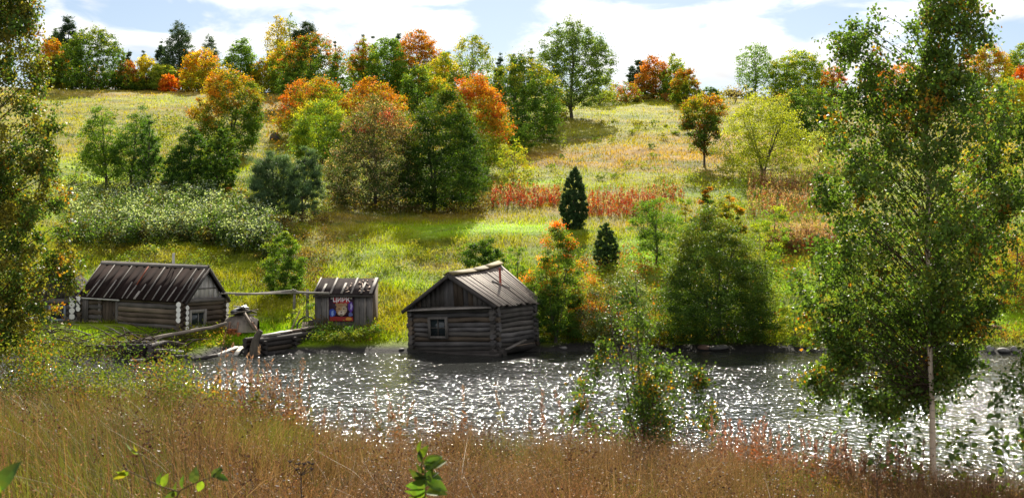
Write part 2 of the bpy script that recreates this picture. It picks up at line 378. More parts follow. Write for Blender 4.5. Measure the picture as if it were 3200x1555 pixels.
def yard_grass():
    rng = np.random.default_rng(12); N = 26000; px = rng.uniform(-60, 2640, N); px[:14000] = rng.uniform(40, 960, 14000); Y = shore_y(px) + rng.uniform(.5, 4.2, N); X = (px - CX) / F * Y; z = ground(X, Y)
    ok = (z > .2 + .12 * rng.random(N)) & (Y < 54); X, Y, z, px = X[ok], Y[ok], z[ok], px[ok]; N = len(X)
    col = meadow_col(X, Y) * rng.uniform(.75, 1.25, (N, 1)); g = ((px > 180) & (px < 800)); col[g] = col[g] * .5 + A([.14, .24, .015]) * .5
    o, _ = blades('shore_grass', np.c_[X, Y, z - .02], rng.uniform(.06, .22, N) * (.6 + fbm(X, Y, 95)), rng.uniform(.012, .03, N), rng.uniform(0, 6.28, N), rng.uniform(.2, 1.2, N), col, M_grass, 2, rng=rng)
    tag(o, 'short fresh grass on the low shore around the log buildings', 'grass', kind='stuff')
yard_grass()

def near_grass():
    rng = np.random.default_rng(13); N = 210000
    Y = np.sqrt(rng.uniform(2.6 ** 2, 20.3 ** 2, N)); px = rng.uniform(-160, 2740, N)
    keep = (Y < 17.5) | (rng.random(N) < .55); Y, px = Y[keep], px[keep]
    X = (px - CX) / F * Y; N = len(X); z = ground(X, Y)
    tf = fbm(X * 1.7, Y * 1.7, 77, 3)
    ok = (z > .12) & (rng.random(N) < .25 + 1.5 * sstep(.38, .62, tf)); X, Y, z, px = X[ok], Y[ok], z[ok], px[ok]; N = len(X)
    green = sstep(.42, .66, fbm(X * .9, Y * .5, 61) + .20 * sstep(1000, 200, px) - .12 * sstep(1300, 2200, px))
    red = sstep(.5, .7, fbm(X * 1.1 + 4, Y * .7, 67))
    r = rng.random(N)[:, None]
    col = np.where(r < .5, A([.20, .118, .043]), np.where(r < .78, A([.25, .165, .07]), A([.085, .048, .02])))
    col = col * (1 - .5 * red[:, None]) + A([.25, .10, .045]) * .5 * red[:, None]
    g = (rng.random(N) < .14 + .7 * green); col[g] = (A([.10, .125, .025]) + rng.random((g.sum(), 1)) * A([.12, .09, .0]))
    col *= (rng.uniform(.40, 1.0, N) * (.55 + .9 * fbm(X * 1.6, Y * 1.1, 83)))[:, None]
    hgt = rng.uniform(.38, .8, N) * (.75 + .5 * fbm(X * .7, Y * .7, 73)); hgt[g] *= .8
    hn = fbm(X * .8, Y * .8, 87, 3); lean = np.abs(rng.normal(.25, .25, N)) + .45 * sstep(.5, .7, fbm(X * 1.2, Y * 1.2, 89, 3)); head = hn * 9 + rng.normal(0, .8, N)
    wid = rng.uniform(.003, .0085, N); lg = rng.random(N) < .025; hgt[lg] *= 1.25; wid[lg] *= 1.4; lean[lg] += .5; col[lg] = A([.24, .16, .075])
    o, tip = blades('dry_grass', np.c_[X, Y, z - .02], hgt, wid, head, lean, col, M_dry, 3, rng=rng)
    tag(o, 'tall dry tan and brown grass covering the near bank', 'grass', kind='stuff')
    # loose seed heads on part of the stems
    s = np.where((~g) & (rng.random(N) < .30))[0]; K = 5
    P = np.repeat(tip[s], K, 0) + rng.normal(0, 1, (len(s) * K, 3)) * A([.018, .018, .045]) - A([0, 0, .03])
    c = np.repeat(col[s] * .8 + A([.10, .05, .03]), K, 0) * rng.uniform(.6, 1.3, (len(P), 1))
    o = leaves_mesh('seed_heads', P, rng.uniform(.010, .024, len(P)), rng.normal(size=P.shape), rng.normal(size=P.shape) + A([0, 0, 1.2]), c, .35, M_dry)
    tag(o, 'fine brown seed heads on the dry grass of the near bank', 'grass', kind='stuff')
near_grass()

# ------------------------------------------------------------------ trees
PROF = {
    'dome': ([0, .12, .4, .65, .85, 1], [.8, .96, 1, .9, .62, .16]), 'oval': ([0, .15, .42, .7, .9, 1], [.58, .85, 1, .86, .5, .12]),
    'round': ([0, .15, .5, .8, .93, 1], [.4, .8, 1, .8, .5, .18]), 'cone': ([0, .1, .3, .6, .85, 1], [.75, 1, .85, .52, .22, .04]),
    'vase': ([0, .2, .55, .8, .93, 1], [.16, .5, .95, 1, .66, .2]), 'column': ([0, .1, .5, .85, 1], [.6, .95, 1, .7, .1]),
    'egg': ([0, .1, .3, .6, .85, 1], [.72, .95, 1, .82, .45, .08]), 'flame': ([0, .1, .35, .65, .88, 1], [.55, .9, 1, .7, .35, .03])}
def tree(name, cat, label, px0, px1, pyt, pyb, prof, pal, top=None, Y=None, cb=.12, tx=None, topth=.55, side=0, lai=8.0, kind='leaf', mat=None, stems=1, leafpx=4.0, clump=.31, trunkcol=(.09, .075, .06), group='trees on the slope', aspect=.62, gap=0, trunkr=.018, shimmer=None, seed=None):
    tx = tx if tx is not None else (px0 + px1) / 2
    rng = np.random.default_rng(abs(hash((px0, px1, pyt, 5))) % 2 ** 31 if seed is None else seed)
    if Y is None: Y = Y_of(tx, pyb)
    X0 = (tx - CX) / F * Y; z0 = float(ground(X0, Y)) - .05
    zt = H + (HY - pyt) / F * Y; Ht = zt - z0; W = (px1 - px0) / F * Y * 1.18; zt = zt + .03 * Ht; Ht = zt - z0; xc = ((px0 + px1) / 2 - CX) / F * Y - X0
    root = thing(name, label, cat, (X0, Y, z0), group)
    cb = cb * (.55 if stems > 1 else .85); zb = Ht * cb; Hc = Ht - zb
    px_area = (px1 - px0) * Hc * F / Y * .78
    N = int(np.clip(px_area * lai / (leafpx ** 2 * .42) * (1 if kind == 'leaf' else 1.8), 250, 100000)); ls = leafpx * Y / F
    M = int(np.clip(W * Hc / clump ** 2 * 1.5, 16, 620))
    tp, rp = PROF[prof]; rf = lambda t: np.interp(t, tp, rp)
    t = rng.random(M * 4); t = t[rng.random(M * 4) < rf(t) ** 1.3][:M]; M = len(t)
    th = rng.uniform(0, 2 * np.pi, M); rho = rng.random(M) ** .36
    nl = 9; lt, la = rng.random(nl), rng.uniform(0, 6.28, nl)
    lob = np.max(np.exp(-(((t[:, None] - lt) / .16) ** 2 + (np.angle(np.exp(1j * (th[:, None] - la))) / .6) ** 2)), 1)
    rr = rf(t) * W / 2 * ((.86 + .22 * lob) if kind != 'jun' else .95) * rho
    cz = zb + Hc * (t * .97 + .02 * rng.normal(size=M) * (1 - gap))
    cp = np.c_[xc * (.3 + .7 * t) + rr * np.cos(th), rr * np.sin(th), cz]
    if kind == 'tier':
        nt_ = max(6, int(Ht / .38)); cp[:, 2] = zb + Hc * (np.floor(t * nt_) + .35 * rng.random(M) - .25 * rho) / nt_
    cs = clump * np.clip(W / 3.0, .5, 1.2) * rng.uniform(.55, 1.15, M)
    k = rng.integers(0, M, N)
    P = cp[k] + rng.normal(size=(N, 3)) * cs[k][:, None] * A([.55, .55, .34])
    sc = rng.random(N) < .08
    P[sc] += rng.normal(size=(sc.sum(), 3)) * W * .04
    P[:, 2] = np.maximum(P[:, 2], .05)
    out = np.hypot(P[:, 0] - xc, P[:, 1]) / (W / 2); tt = (P[:, 2] - zb) / Hc
    cl = rng.random(M)[k]; pal = [A(p) for p in pal]
    ci = np.clip(cl * len(pal) * .75 + rng.random(N) * len(pal) * .25, 0, len(pal) - 1e-6); i0 = ci.astype(int)
    col = A(pal)[i0]
    if top is not None:
        edge = tt * .75 + out * .38 + side * (P[:, 0] - xc) / (W / 2) * .3 + (rng.random(M)[k] - .5) * .34 + rng.normal(0, .06, N)
        w = sstep(topth - .10, topth + .20, edge)[:, None]
        tops = [A(p) for p in (top if isinstance(top, list) else [top])]
        tc = A(tops)[(rng.random(M)[k] * len(tops)).astype(int)] * .86
        mid = YE * .22 + col * .78
        w1 = np.clip(w * 2, 0, 1); w2 = np.clip(w * 2 - 1, 0, 1)
        col = (col * (1 - w1) + mid * w1) * (1 - w2) + tc * w2
    if shimmer is not None:
        s = rng.random(N) < .13; col[s] = A(shimmer)
    col = col * rng.uniform(.72, 1.3, N)[:, None] * rng.uniform(.82, 1.25, M)[k][:, None] * A([1.35, 1.4, 1.2] if kind == 'leaf' else [1.3, 1.3, 1.2])
    if kind == 'leaf':
        nr = rng.normal(size=(N, 3)) + A([0, 0, .5]); dr = rng.normal(size=(N, 3)) - A([0, 0, .3])
    else:
        rad = np.c_[P[:, 0] - xc, P[:, 1], np.zeros(N)]; rad /= np.linalg.norm(rad, axis=1)[:, None] + 1e-6
        nr = rng.normal(size=(N, 3)); dr = rad * (.9 if kind not in ('up', 'jun') else .35) + A([0, 0, .55 if kind not in ('up', 'jun') else 1.1]) + rng.normal(size=(N, 3)) * .5
    lsz = ls * rng.uniform(.7, 1.35, N) * (1.0 if kind == 'leaf' else 1.9)
    leaves_mesh('crown', P, lsz, nr, dr, col, aspect if kind == 'leaf' else .17, mat or (M_leaf if kind == 'leaf' else M_needle), root)
    mbt = MB(); tr = trunkr * Ht * (1 if stems == 1 else .7); tc_ = A(trunkcol)
    tops_ = []
    for s in range(stems):
        a = rng.uniform(0, 6.28); sp = 0 if stems == 1 else W * .22
        zs = np.linspace(0, 1, 7); e = A([xc * .7 + np.cos(a) * sp, np.sin(a) * sp, zb + Hc * (.86 if stems == 1 else .7)])
        pts = zs[:, None] ** A([1.3, 1.3, 1])[None] * e + np.c_[rng.normal(0, .025 * Ht * .3, 7), rng.normal(0, .02, 7), np.zeros(7)] * (zs[:, None] > 0)
        pts[0, :2] += A([np.cos(a), np.sin(a)]) * (0 if stems == 1 else tr * 1.5)
        mbt.tube(pts, tr * (1 - zs * .86), 6, tc_); tops_.append(pts)
    nb = int(np.clip(M * .3, 6, 40))
    for j in rng.choice(M, nb, replace=False):
        q = cp[j]; st = tops_[rng.integers(stems)]
        fz = np.clip((q[2] * rng.uniform(.35, .75)) / st[-1, 2], .05, .95)
        p0 = A([np.interp(fz, np.linspace(0, 1, 7), st[:, d]) for d in range(3)])
        s_ = np.linspace(0, 1, 5)[:, None]; mid = A([q[0] * .55 + p0[0] * .45, q[1] * .55 + p0[1] * .45, p0[2] * .6 + q[2] * .4 + (.0 if kind == 'tier' else -.05 * Ht * .3)])
        pts = (1 - s_) ** 2 * p0 + 2 * s_ * (1 - s_) * mid + s_ ** 2 * q
        mbt.tube(pts, tr * .32 * (1 - np.linspace(0, .85, 5)) * (1 - fz * .5), 4, tc_ * .9)
    mbt.build('trunk', M_bark, root, smooth=True)
    return root

ROW = 'trees along the skyline'; SL = 'trees on the slope'; BK = 'bushes by the far bank'
def hash(x):   # a fixed seed from numbers, the same in every run
    s = 17
    for v in x: s = (s * 1000003 + int(v) * 7919 + 13) % 2147483647
    return s
T = tree
# skyline, left to right
T('spruce_tree', 'spruce', 'dark rounded conifer rising behind the big green dome tree at the far left skyline', 140, 205, 38, 0, 'egg', [SPR, SPR * 1.4], Y=156, kind='needle', group=ROW)
T('pine_tree', 'pine', 'grey-green pine top left of the dark conifer on the left skyline', 112, 165, 75, 0, 'egg', [PINE, PINE * 1.2], Y=158, kind='needle', group=ROW)
T('rowan_tree', 'rowan', 'slim yellow and orange tree just left of the big green dome tree', 98, 165, 100, 218, 'oval', [GY, GM], OR_, Y=149, group=ROW)
T('broadleaf_tree', 'tree', 'big dark green dome tree with several trunks at the left end of the skyline', 152, 312, 72, 219, 'dome', [GD * 1.3, GM, GM * .9], GY, Y=148, stems=4, topth=.85, cb=.06, group=ROW)
T('spruce_tree', 'spruce', 'small thin spruce tip beside the green dome tree', 308, 340, 108, 0, 'cone', [SPR * 1.5], Y=165, kind='tier', group=ROW)
T('spruce_tree', 'spruce', 'tiny thin spruce tip between the dome tree and the tall left pine', 350, 372, 115, 0, 'cone', [SPR * 1.5], Y=166, kind='tier', group=ROW)
T('bush', 'bush', 'green bush with rusty top against the right side of the dome tree', 295, 350, 150, 218, 'dome', [GM, GL], RU * 1.3, Y=148, cb=.02, group=ROW)
T('bush', 'bush', 'yellow-green bush on the skyline below the tiny spruce tip', 335, 400, 140, 219, 'dome', [GM, GY], YE, Y=149, cb=.02, group=ROW)
T('bush', 'bush', 'pale yellow bush in front of the tall left pine', 380, 440, 160, 218, 'dome', [GL, GY, WI], None, Y=148, cb=.02, group=ROW)
T('pine_tree', 'pine', 'smaller pine leaning on the left of the tallest left pine', 386, 428, 105, 0, 'egg', [PINE * .8, SPR * 1.6], Y=157, kind='needle', group=ROW)
T('pine_tree', 'pine', 'tall dark pine with layered crown standing alone on the left skyline', 412, 490, 53, 0, 'egg', [SPR * 1.5, PINE * .8], Y=155, kind='tier', group=ROW, lai=5, cb=.15)
T('bush', 'bush', 'bright red low bush at the edge of the left top field', 402, 452, 183, 228, 'flame', [RE, OR_, RE], None, Y=146, cb=.02, side=1, group=ROW)
T('rowan_tree', 'rowan', 'orange and yellow tree in front of a pine on the left skyline', 456, 560, 123, 224, 'dome', [GY, YE * .8, GM], [OR_, YE], Y=147, topth=.5, cb=.04, group=ROW)
T('pine_tree', 'pine', 'thin dark pine behind the orange and yellow tree', 498, 555, 85, 0, 'egg', [SPR * 1.6, PINE], Y=158, kind='tier', lai=3.5, group=ROW)
T('broadleaf_tree', 'tree', 'pointed green tree right of the orange and yellow skyline tree', 562, 652, 93, 216, 'egg', [GM, GL, GM], None, Y=148, cb=.05, group=ROW)
T('bush', 'bush', 'yellow bush under the tall pale birch on the skyline', 630, 700, 150, 222, 'dome', [GY, YE * .7, GL], [OR_, YE], Y=147, topth=.7, cb=.02, group=ROW)
T('birch_tree', 'birch', 'tall pale yellow birch standing above the skyline trees', 664, 735, 40, 0, 'oval', [GY, WI, GM], YE, Y=155, lai=3.8, cb=.15, group=ROW)
T('birch_tree', 'birch', 'thin green birch top right beside the tall yellow birch', 705, 755, 38, 0, 'oval', [GM, WI], None, Y=157, lai=2.4, cb=.2, group=ROW)
T('pine_tree', 'pine', 'dark round pine top behind the red-topped tree', 735, 804, 57, 0, 'round', [SPR * 1.3, PINE * .8], Y=157, kind='needle', group=ROW)
T('rowan_tree', 'rowan', 'yellow-green dome tree with orange edge left of the big red-topped tree', 678, 775, 98, 222, 'dome', [GL, GM, GY], [YE, OR_], Y=145, topth=.72, cb=.04, group=ROW)
T('rowan_tree', 'rowan', 'big broad green tree with a red top in the middle of the skyline', 702, 878, 88, 272, 'dome', [GM, GD * 1.4, GM], [RE, OR_, RU * 1.4], topth=.74, cb=.05, stems=2, group=ROW)
T('rowan_tree', 'rowan', 'brown-green tree right of the big red-topped tree', 872, 955, 104, 0, 'dome', [GM, GL], [RU * 1.2, GY], Y=141, cb=.04, group=ROW)
T('spruce_tree', 'spruce', 'small spruce tip left of centre behind brown-green tree', 902, 925, 90, 0, 'cone', [SPR * 1.6], Y=165, kind='tier', group=ROW)
T('spruce_tree', 'spruce', 'spruce tip rising behind the green oval skyline tree', 926, 950, 92, 0, 'cone', [SPR * 1.6], Y=166, kind='tier', group=ROW)
T('spruce_tree', 'spruce', 'slim dark spruce tip touching the right edge of the big red-topped tree', 836, 852, 90, 0, 'cone', [SPR * 1.4], Y=165, kind='tier', group=ROW)
T('broadleaf_tree', 'tree', 'fresh green oval tree left of the orange skyline tree', 925, 1022, 92, 0, 'oval', [GM, GL, GL], None, Y=139, cb=.04, group=ROW)
T('pine_tree', 'pine', 'dark conifer tips behind the left side of the orange skyline tree', 983, 1022, 77, 0, 'cone', [SPR * 1.5], Y=158, kind='tier', group=ROW)
T('rowan_tree', 'rowan', 'orange-brown dome tree in the centre of the skyline', 985, 1116, 80, 0, 'dome', [GM, GL, RU], [OR_, RU * 1.6, OR_ * .7], Y=143, topth=.55, cb=.05, group=ROW)
T('broadleaf_tree', 'tree', 'yellow tree low between two skyline domes', 1070, 1162, 134, 0, 'dome', [GY, GL, YE * .7], YE, Y=134, topth=.8, cb=.04, group=ROW)
T('broadleaf_tree', 'tree', 'round yellow-green tree with open crown on the central skyline', 1140, 1238, 92, 0, 'round', [GL, GY, GM], YE, Y=140, topth=.8, cb=.22, lai=4, group=ROW)
for i, (x, y, w) in enumerate([(1128, 124, 14), (1257, 124, 16), (1292, 128, 14), (1312, 126, 12), (1338, 122, 15)]):
    T('spruce_tree', 'spruce', ['lone spruce tip between orange dome and round yellow-green tree', 'leftmost spruce tip of the row behind the large green dome', 'second spruce tip of the row behind the large green dome',
      'smallest spruce tip of the row behind the large green dome', 'spruce tip touching the left side of the tall aspen'][i], x - w, x + w, y, 0, 'cone', [SPR * 1.7], Y=160 + i, kind='tier', group=ROW)
T('rowan_tree', 'rowan', 'green tree with orange flecks below the central skyline', 1010, 1092, 163, 0, 'dome', [GM, GD * 1.3, GL], [GY, OR_], Y=122, topth=.82, cb=.03, group=SL)
T('rowan_tree', 'rowan', 'golden bush with orange flecks between the central slope trees', 1070, 1135, 195, 0, 'dome', [GY, GL], [OR_, YE], Y=121, topth=.7, cb=.03, group=SL)
T('broadleaf_tree', 'tree', 'large round green tree with yellow top beside the tall aspen', 1208, 1412, 142, 352, 'dome', [GM, GD * 1.5, GM * .9], [GY, YE], topth=.80, cb=.04, stems=3)
T('aspen_tree', 'aspen', 'tall silvery green aspen with bare trunk foot on the crest right of centre', 1352, 1532, 52, 300, 'oval', [A([.09, .13, .04]), GM, A([.12, .17, .06])], None, cb=.14, tx=1438, lai=7, mat=M_birchleaf, stems=1, trunkr=.02)
T('bush', 'bush', 'pale green bush at the foot of the tall aspen', 1470, 1545, 185, 262, 'dome', [GL, WI, GY], None, cb=.02, lai=4)
T('bush', 'bush', 'rust red scrub on the crest between aspen and brown tree', 1532, 1612, 205, 256, 'dome', [RU, OR_ * .6, GL], None, cb=.02, lai=4)
T('pine_tree', 'pine', 'dark round pine on the right of centre crest', 1582, 1630, 154, 0, 'round', [SPR * 1.4, PINE], Y=146, kind='needle', group=ROW)
T('rowan_tree', 'rowan', 'brown-red tree leaning on a yellow-green one on the right crest', 1598, 1690, 138, 252, 'egg', [GM, RU], [RU * 1.6, OR_ * .7], topth=.5, cb=.03, group=ROW)
T('rowan_tree', 'rowan', 'slim yellow-green tree between two rusty trees on the right crest', 1662, 1732, 138, 254, 'egg', [GL, GY], YE, topth=.85, cb=.05, group=ROW)
T('rowan_tree', 'rowan', 'rusty green tree at the right end of the crest trio', 1688, 1757, 168, 268, 'oval', [GM, GY], [OR_ * .7, RU], topth=.6, cb=.06, group=ROW)
T('bush', 'bush', 'small dark bush right of the crest trio', 1764, 1806, 218, 256, 'dome', [GD, GM], None, cb=.02, group=ROW)
T('bush', 'bush', 'thin grey leafless bush in a gap of the right crest', 1818, 1882, 212, 260, 'vase', [A([.2, .17, .13])], None, cb=.05, lai=.7, stems=5, group=ROW)
T('broadleaf_tree', 'tree', 'light green tree with split crown on the right crest', 1855, 1946, 110, 230, 'oval', [GL, GM * 1.3], None, cb=.2, lai=4, group=ROW)
T('broadleaf_tree', 'tree', 'round yellow-green tree on the crest left of the big birch', 1934, 2082, 128, 252, 'dome', [GY, GL, GM], YE, topth=.85, cb=.06, stems=2, group=ROW)
T('rowan_tree', 'rowan', 'small orange-green tree peeping past the big birch on the left', 2066, 2128, 168, 262, 'dome', [GM, GL], RU * 1.4, Y=140, cb=.04, group=ROW)
T('broadleaf_tree', 'tree', 'dark green round tree with rusty top below the right crest', 1944, 2110, 220, 347, 'dome', [GD * 1.2, GM], [RU * 1.3, GY], topth=.85, cb=.03, stems=3)
T('rowan_tree', 'rowan', 'orange tree seen through the crown of the big birch', 2185, 2350, 160, 268, 'dome', [YE * .8, OR_, GY], [OR_, OR_], Y=130, topth=.5, cb=.04, group=ROW)
T('broadleaf_tree', 'tree', 'yellow-topped tree behind the right side of the big birch', 2430, 2545, 110, 262, 'dome', [GL, GY], [YE, OR_ * .8], Y=135, cb=.04, group=ROW)
T('broadleaf_tree', 'tree', 'green tree at the right edge of the skyline', 2520, 2640, 108, 262, 'dome', [GL, GM, GY], YE, Y=138, topth=.9, cb=.04, group=ROW)
T('rowan_tree', 'rowan', 'bright red tree at the right edge of the picture', 2548, 2620, 158, 262, 'dome', [RE, OR_], [RE], Y=128, cb=.04, group=ROW)
T('broadleaf_tree', 'tree', 'bright yellow tree below the red one at the right edge', 2500, 2600, 195, 300, 'dome', [YE, GY], None, Y=120, cb=.04, group=SL)
# slope
T('rowan_tree', 'rowan', 'orange-topped oval tree standing alone on the left slope', 494, 658, 170, 397, 'oval', [GM, GD * 1.5, GM], [OR_, YE * .9, OR_ * .8], topth=.62, side=-.5, cb=.05, stems=2)
T('rowan_tree', 'rowan', 'red and orange tree drooping left below the big red-topped tree', 705, 885, 192, 345, 'dome', [GM, GY], [RE, OR_ * .8, RU * 1.5], topth=.66, side=-.9, cb=.05, stems=2)
T('rowan_tree', 'rowan', 'orange tree behind the white-leaved one in the middle of the slope', 855, 1015, 200, 0, 'dome', [GY, OR_ * .6, GM], [OR_ * .8, OR_ * .7, RU * 1.5], Y=104, topth=.66, cb=.04)
T('rowan_tree', 'rowan', 'yellow-green tree left of the white-leaved one', 733, 880, 248, 412, 'dome', [GM, GL, GY], [YE, GY], topth=.8, cb=.04, stems=2)
T('whitebeam_tree', 'tree', 'silvery white and wine red speckled tree in the middle of the slope', 822, 1062, 240, 526, 'egg', [A([.05, .072, .036]), A([.045, .075, .03]), A([.065, .055, .04])], [A([.30, .05, .06]), A([.17, .10, .08])], tx=945, topth=.70, cb=.03, shimmer=(.30, .22, .20), lai=6.5, stems=1, clump=.28)
T('broadleaf_tree', 'tree', 'largest dark green tree in the middle of the slope', 1022, 1232, 218, 528, 'egg', [GD * 1.2, GD, GM * .8], [GM, GM * 1.2], topth=.85, cb=.07, stems=3, tx=1095)
T('rowan_tree', 'rowan', 'tall tree with flame orange top right of the dark green one', 1105, 1282, 192, 440, 'oval', [GL, GM, GY], [OR_, RE, OR_], topth=.56, cb=.05, stems=2)
T('bush', 'bush', 'small round green tree at the right foot of the central trees', 1265, 1340, 303, 388, 'round', [GL, GM], None, cb=.05)
T('birch_tree', 'birch', 'sparse pale yellow young birch right of the central trees', 1242, 1338, 355, 478, 'oval', [WI, GY, YE * .7], None, cb=.06, lai=1.9, stems=3)
T('bush', 'bush', 'little golden bush under the large round tree', 1375, 1425, 245, 312, 'dome', [GY, YE * .6], None, Y=118, cb=.05, lai=4)
T('rowan_tree', 'rowan', 'small single-stemmed tree with orange top on the right meadow', 1720, 1822, 238, 422, 'vase', [GD * 1.4, GM, RU * .6], [OR_, GY, YE * .7], topth=.78, cb=.22, tx=1772)
T('willow_tree', 'willow', 'yellow-green willow with open branches on the right slope', 1815, 2026, 226, 452, 'egg', [WI, GY, A([.15, .17, .03])], [WI, A([.3, .28, .12])], topth=.8, cb=.05, stems=5, lai=4)
T('willow_tree', 'willow', 'pale straw-coloured bush between willow and big birch', 2015, 2110, 325, 432, 'dome', [WI, PALE, GY], None, cb=.03, lai=3.6)
T('larch_tree', 'larch', 'feathery light green young tree on the left slope', 195, 305, 262, 476, 'egg', [GM, GL * .8], None, cb=.16, lai=5, tx=268)
T('larch_tree', 'larch', 'darker feathery tree right of the light green feathery one', 298, 408, 272, 480, 'egg', [GD * 1.6, GM], None, cb=.14, lai=5.5, tx=330)
T('larch_tree', 'larch', 'slim dark feathery tree next to the darker feathery pair', 345, 405, 285, 478, 'egg', [GD * 1.2, GD * 1.6], None, cb=.14, lai=4, Y=79)
T('broadleaf_tree', 'tree', 'dark rounded tree with pointed tip on the left slope', 418, 542, 316, 496, 'egg', [GD * 1.1, GD * 1.4], [GM], topth=.9, cb=.08, stems=3, clump=.2, lai=10)
T('broadleaf_tree', 'tree', 'narrow round-headed tree beside the dark rounded one', 518, 606, 328, 506, 'round', [GD * 1.4, GM * .8], [GL, GM], topth=.92, cb=.16, stems=2, tx=548, clump=.2, lai=10)
T('pine_tree', 'pine', 'wide young pine with low dark branches on the left slope', 618, 738, 372, 556, 'dome', [PINE * 1.3, PINE, PINE * 1.5], None, cb=.08, kind='up', lai=6, tx=695)
T('pine_tree', 'pine', 'narrower young pine right of the wide young pine', 728, 815, 366, 562, 'egg', [PINE * 1.5, PINE * 1.1], None, cb=.12, kind='up', lai=5.5, tx=760)
T('bush', 'bush', 'brown-orange bush between the narrow tree and the wide young pine', 560, 625, 468, 515, 'dome', [RU, WI * .7, GY * .7], None, cb=.02, lai=4)
T('juniper_tree', 'juniper', 'dark green narrow juniper cone standing alone on the meadow', 1412, 1476, 415, 575, 'flame', [JUN, JUN * 1.3], None, cb=.01, kind='jun', lai=15, clump=.12)
T('juniper_tree', 'juniper', 'leaning double-tipped small juniper right of the orange sapling', 1494, 1552, 556, 676, 'flame', [JUN, JUN * 1.5, GM], None, cb=.05, kind='jun', lai=13, clump=.12, tx=1528)
T('bush', 'bush', 'dark green bush right behind the grey log hut roof', 1170, 1272, 598, 700, 'dome', [GD * 1.4, GM], None, cb=.02, group=BK)
T('rowan_sapling', 'sapling', 'thin green sapling between dark bush and orange-topped sapling', 1268, 1335, 610, 745, 'oval', [GM, GL], None, cb=.1, lai=2.2, group=BK)
T('rowan_sapling', 'sapling', 'sapling with flame orange top right beside the grey log hut', 1335, 1475, 556, 838, 'egg', [GM, GL, GM], [A([.62, .15, .015]), A([.58, .09, .012]), A([.6, .2, .02])], topth=.74, cb=.04, lai=7, tx=1395, stems=3, group=BK)
T('bush', 'bush', 'green bush with rusty leaves against the right end of the log hut', 1345, 1450, 700, 862, 'dome', [GM, GD * 1.5, GM], RU, topth=.95, cb=.02, lai=4.4, group=BK, stems=3)
T('bush', 'bush', 'orange and tan bush on the bank right of the orange-topped sapling', 1430, 1560, 690, 850, 'dome', [WI * .8, RU * 1.3, GY * .8], [OR_ * .7, WI], topth=.8, cb=.02, lai=3.6, group=BK, stems=3)
T('broadleaf_tree', 'tree', 'leaning round green tree with bare stem right of the small juniper', 1590, 1712, 490, 660, 'round', [GM, GM * 1.3, GL], None, cb=.12, tx=1650, lai=4, group=SL)
T('rowan_sapling', 'sapling', 'orange-tipped dark sapling above the big bank alder', 1745, 1815, 464, 610, 'flame', [GD * 1.6, RU * .8], [OR_, OR_], topth=.72, cb=.03, group=SL)
T('rowan_sapling', 'sapling', 'yellow-orange tipped sapling right of the darker one', 1795, 1872, 474, 620, 'flame', [GM, YE * .6], [OR_, YE], topth=.68, cb=.03, group=SL)
T('bush', 'bush', 'golden bush left of the orange-tipped saplings', 1690, 1760, 500, 610, 'dome', [GY, YE * .5, GL], OR_ * .8, topth=.9, cb=.02, lai=3.5, group=SL)
T('alder_tree', 'alder', 'big dark alder full of glinting leaves on the far bank', 1655, 1930, 520, 858, 'egg', [GD * 1.2, GM * .7, GM], [GM * 1.3, GL, WI * .8], topth=.74, cb=.03, stems=4, mat=M_birchleaf, lai=10, clump=.24, tx=1800, group=BK)
T('birch_sapling', 'sapling', 'thin pale-stemmed sapling right of the big bank alder', 1862, 1965, 545, 836, 'oval', [GL, GY, GM], None, cb=.14, lai=2.4, tx=1905, trunkr=.010, trunkcol=(.3, .27, .2), group=BK)
T('bush', 'bush', 'yellow-green bush low on the slope right of the thin sapling', 1900, 2000, 520, 640, 'dome', [GY, GL], YE, topth=.9, cb=.02, lai=3.2, group=SL)
T('willow_bush', 'bush', 'glinting grey-green willow bush on the bank left of the alder', 1470, 1660, 690, 858, 'dome', [GM * .8, A([.12, .14, .07]), GD * 1.5], [WI * .8, PALE * .8], topth=.85, cb=.02, stems=4, mat=M_silver, lai=3.8, group=BK)
T('bush', 'bush', 'bright yellow-green low bush at the waterside left of the alder', 1640, 1720, 795, 872, 'dome', [GY, GL, YE * .6], None, cb=.02, lai=4.5, group=BK)
T('willow_tree', 'willow', 'light green bush standing behind the log shed and the rail', 664, 762, 588, 742, 'column', [GL * .9, GM, GM * 1.2], [GL], topth=.9, cb=.04, stems=3, lai=9, group=BK)
T('bush', 'bush', 'low brown-green bush under the circus poster', 790, 955, 817, 874, 'dome', [GD * 1.5, GM * .8, WI * .5], None, Y=50.9, cb=.02, lai=5, group=BK)
T('bush', 'bush', 'climbing green bush around the rail post left of the plank shed', 735, 795, 745, 840, 'dome', [GM, GY, GL], None, Y=52.3, cb=.02, lai=2.8, group=BK)
T('bush', 'bush', 'green-yellow bush on the bank below the right slope near the birch', 1940, 2060, 760, 868, 'dome', [GL, GY, WI], RU, topth=.95, cb=.02, lai=3.8, group=BK)
T('bush', 'bush', 'loose green bush on the far bank behind the lower birch crown', 2060, 2300, 640, 862, 'dome', [GM, GL, WI], RU, topth=.95, cb=.02, lai=4, stems=3, group=BK)
T('bush', 'bush', 'pale autumn bush on the right slope behind the birch', 2420, 2560, 330, 480, 'dome', [WI, GY, GL], YE, cb=.02, lai=4, group=SL)
T('bush', 'bush', 'orange and green bush at the right edge above the bright lawn', 2490, 2620, 560, 770, 'dome', [GL, GY, OR_ * .6], [OR_ * .8, RU], topth=.8, cb=.03, lai=3.6, group=SL)
T('bush', 'bush', 'dusty yellow bush half way up behind the right side of the birch', 2400, 2520, 470, 590, 'dome', [GY, WI, RU], None, cb=.02, lai=3.6, group=SL)

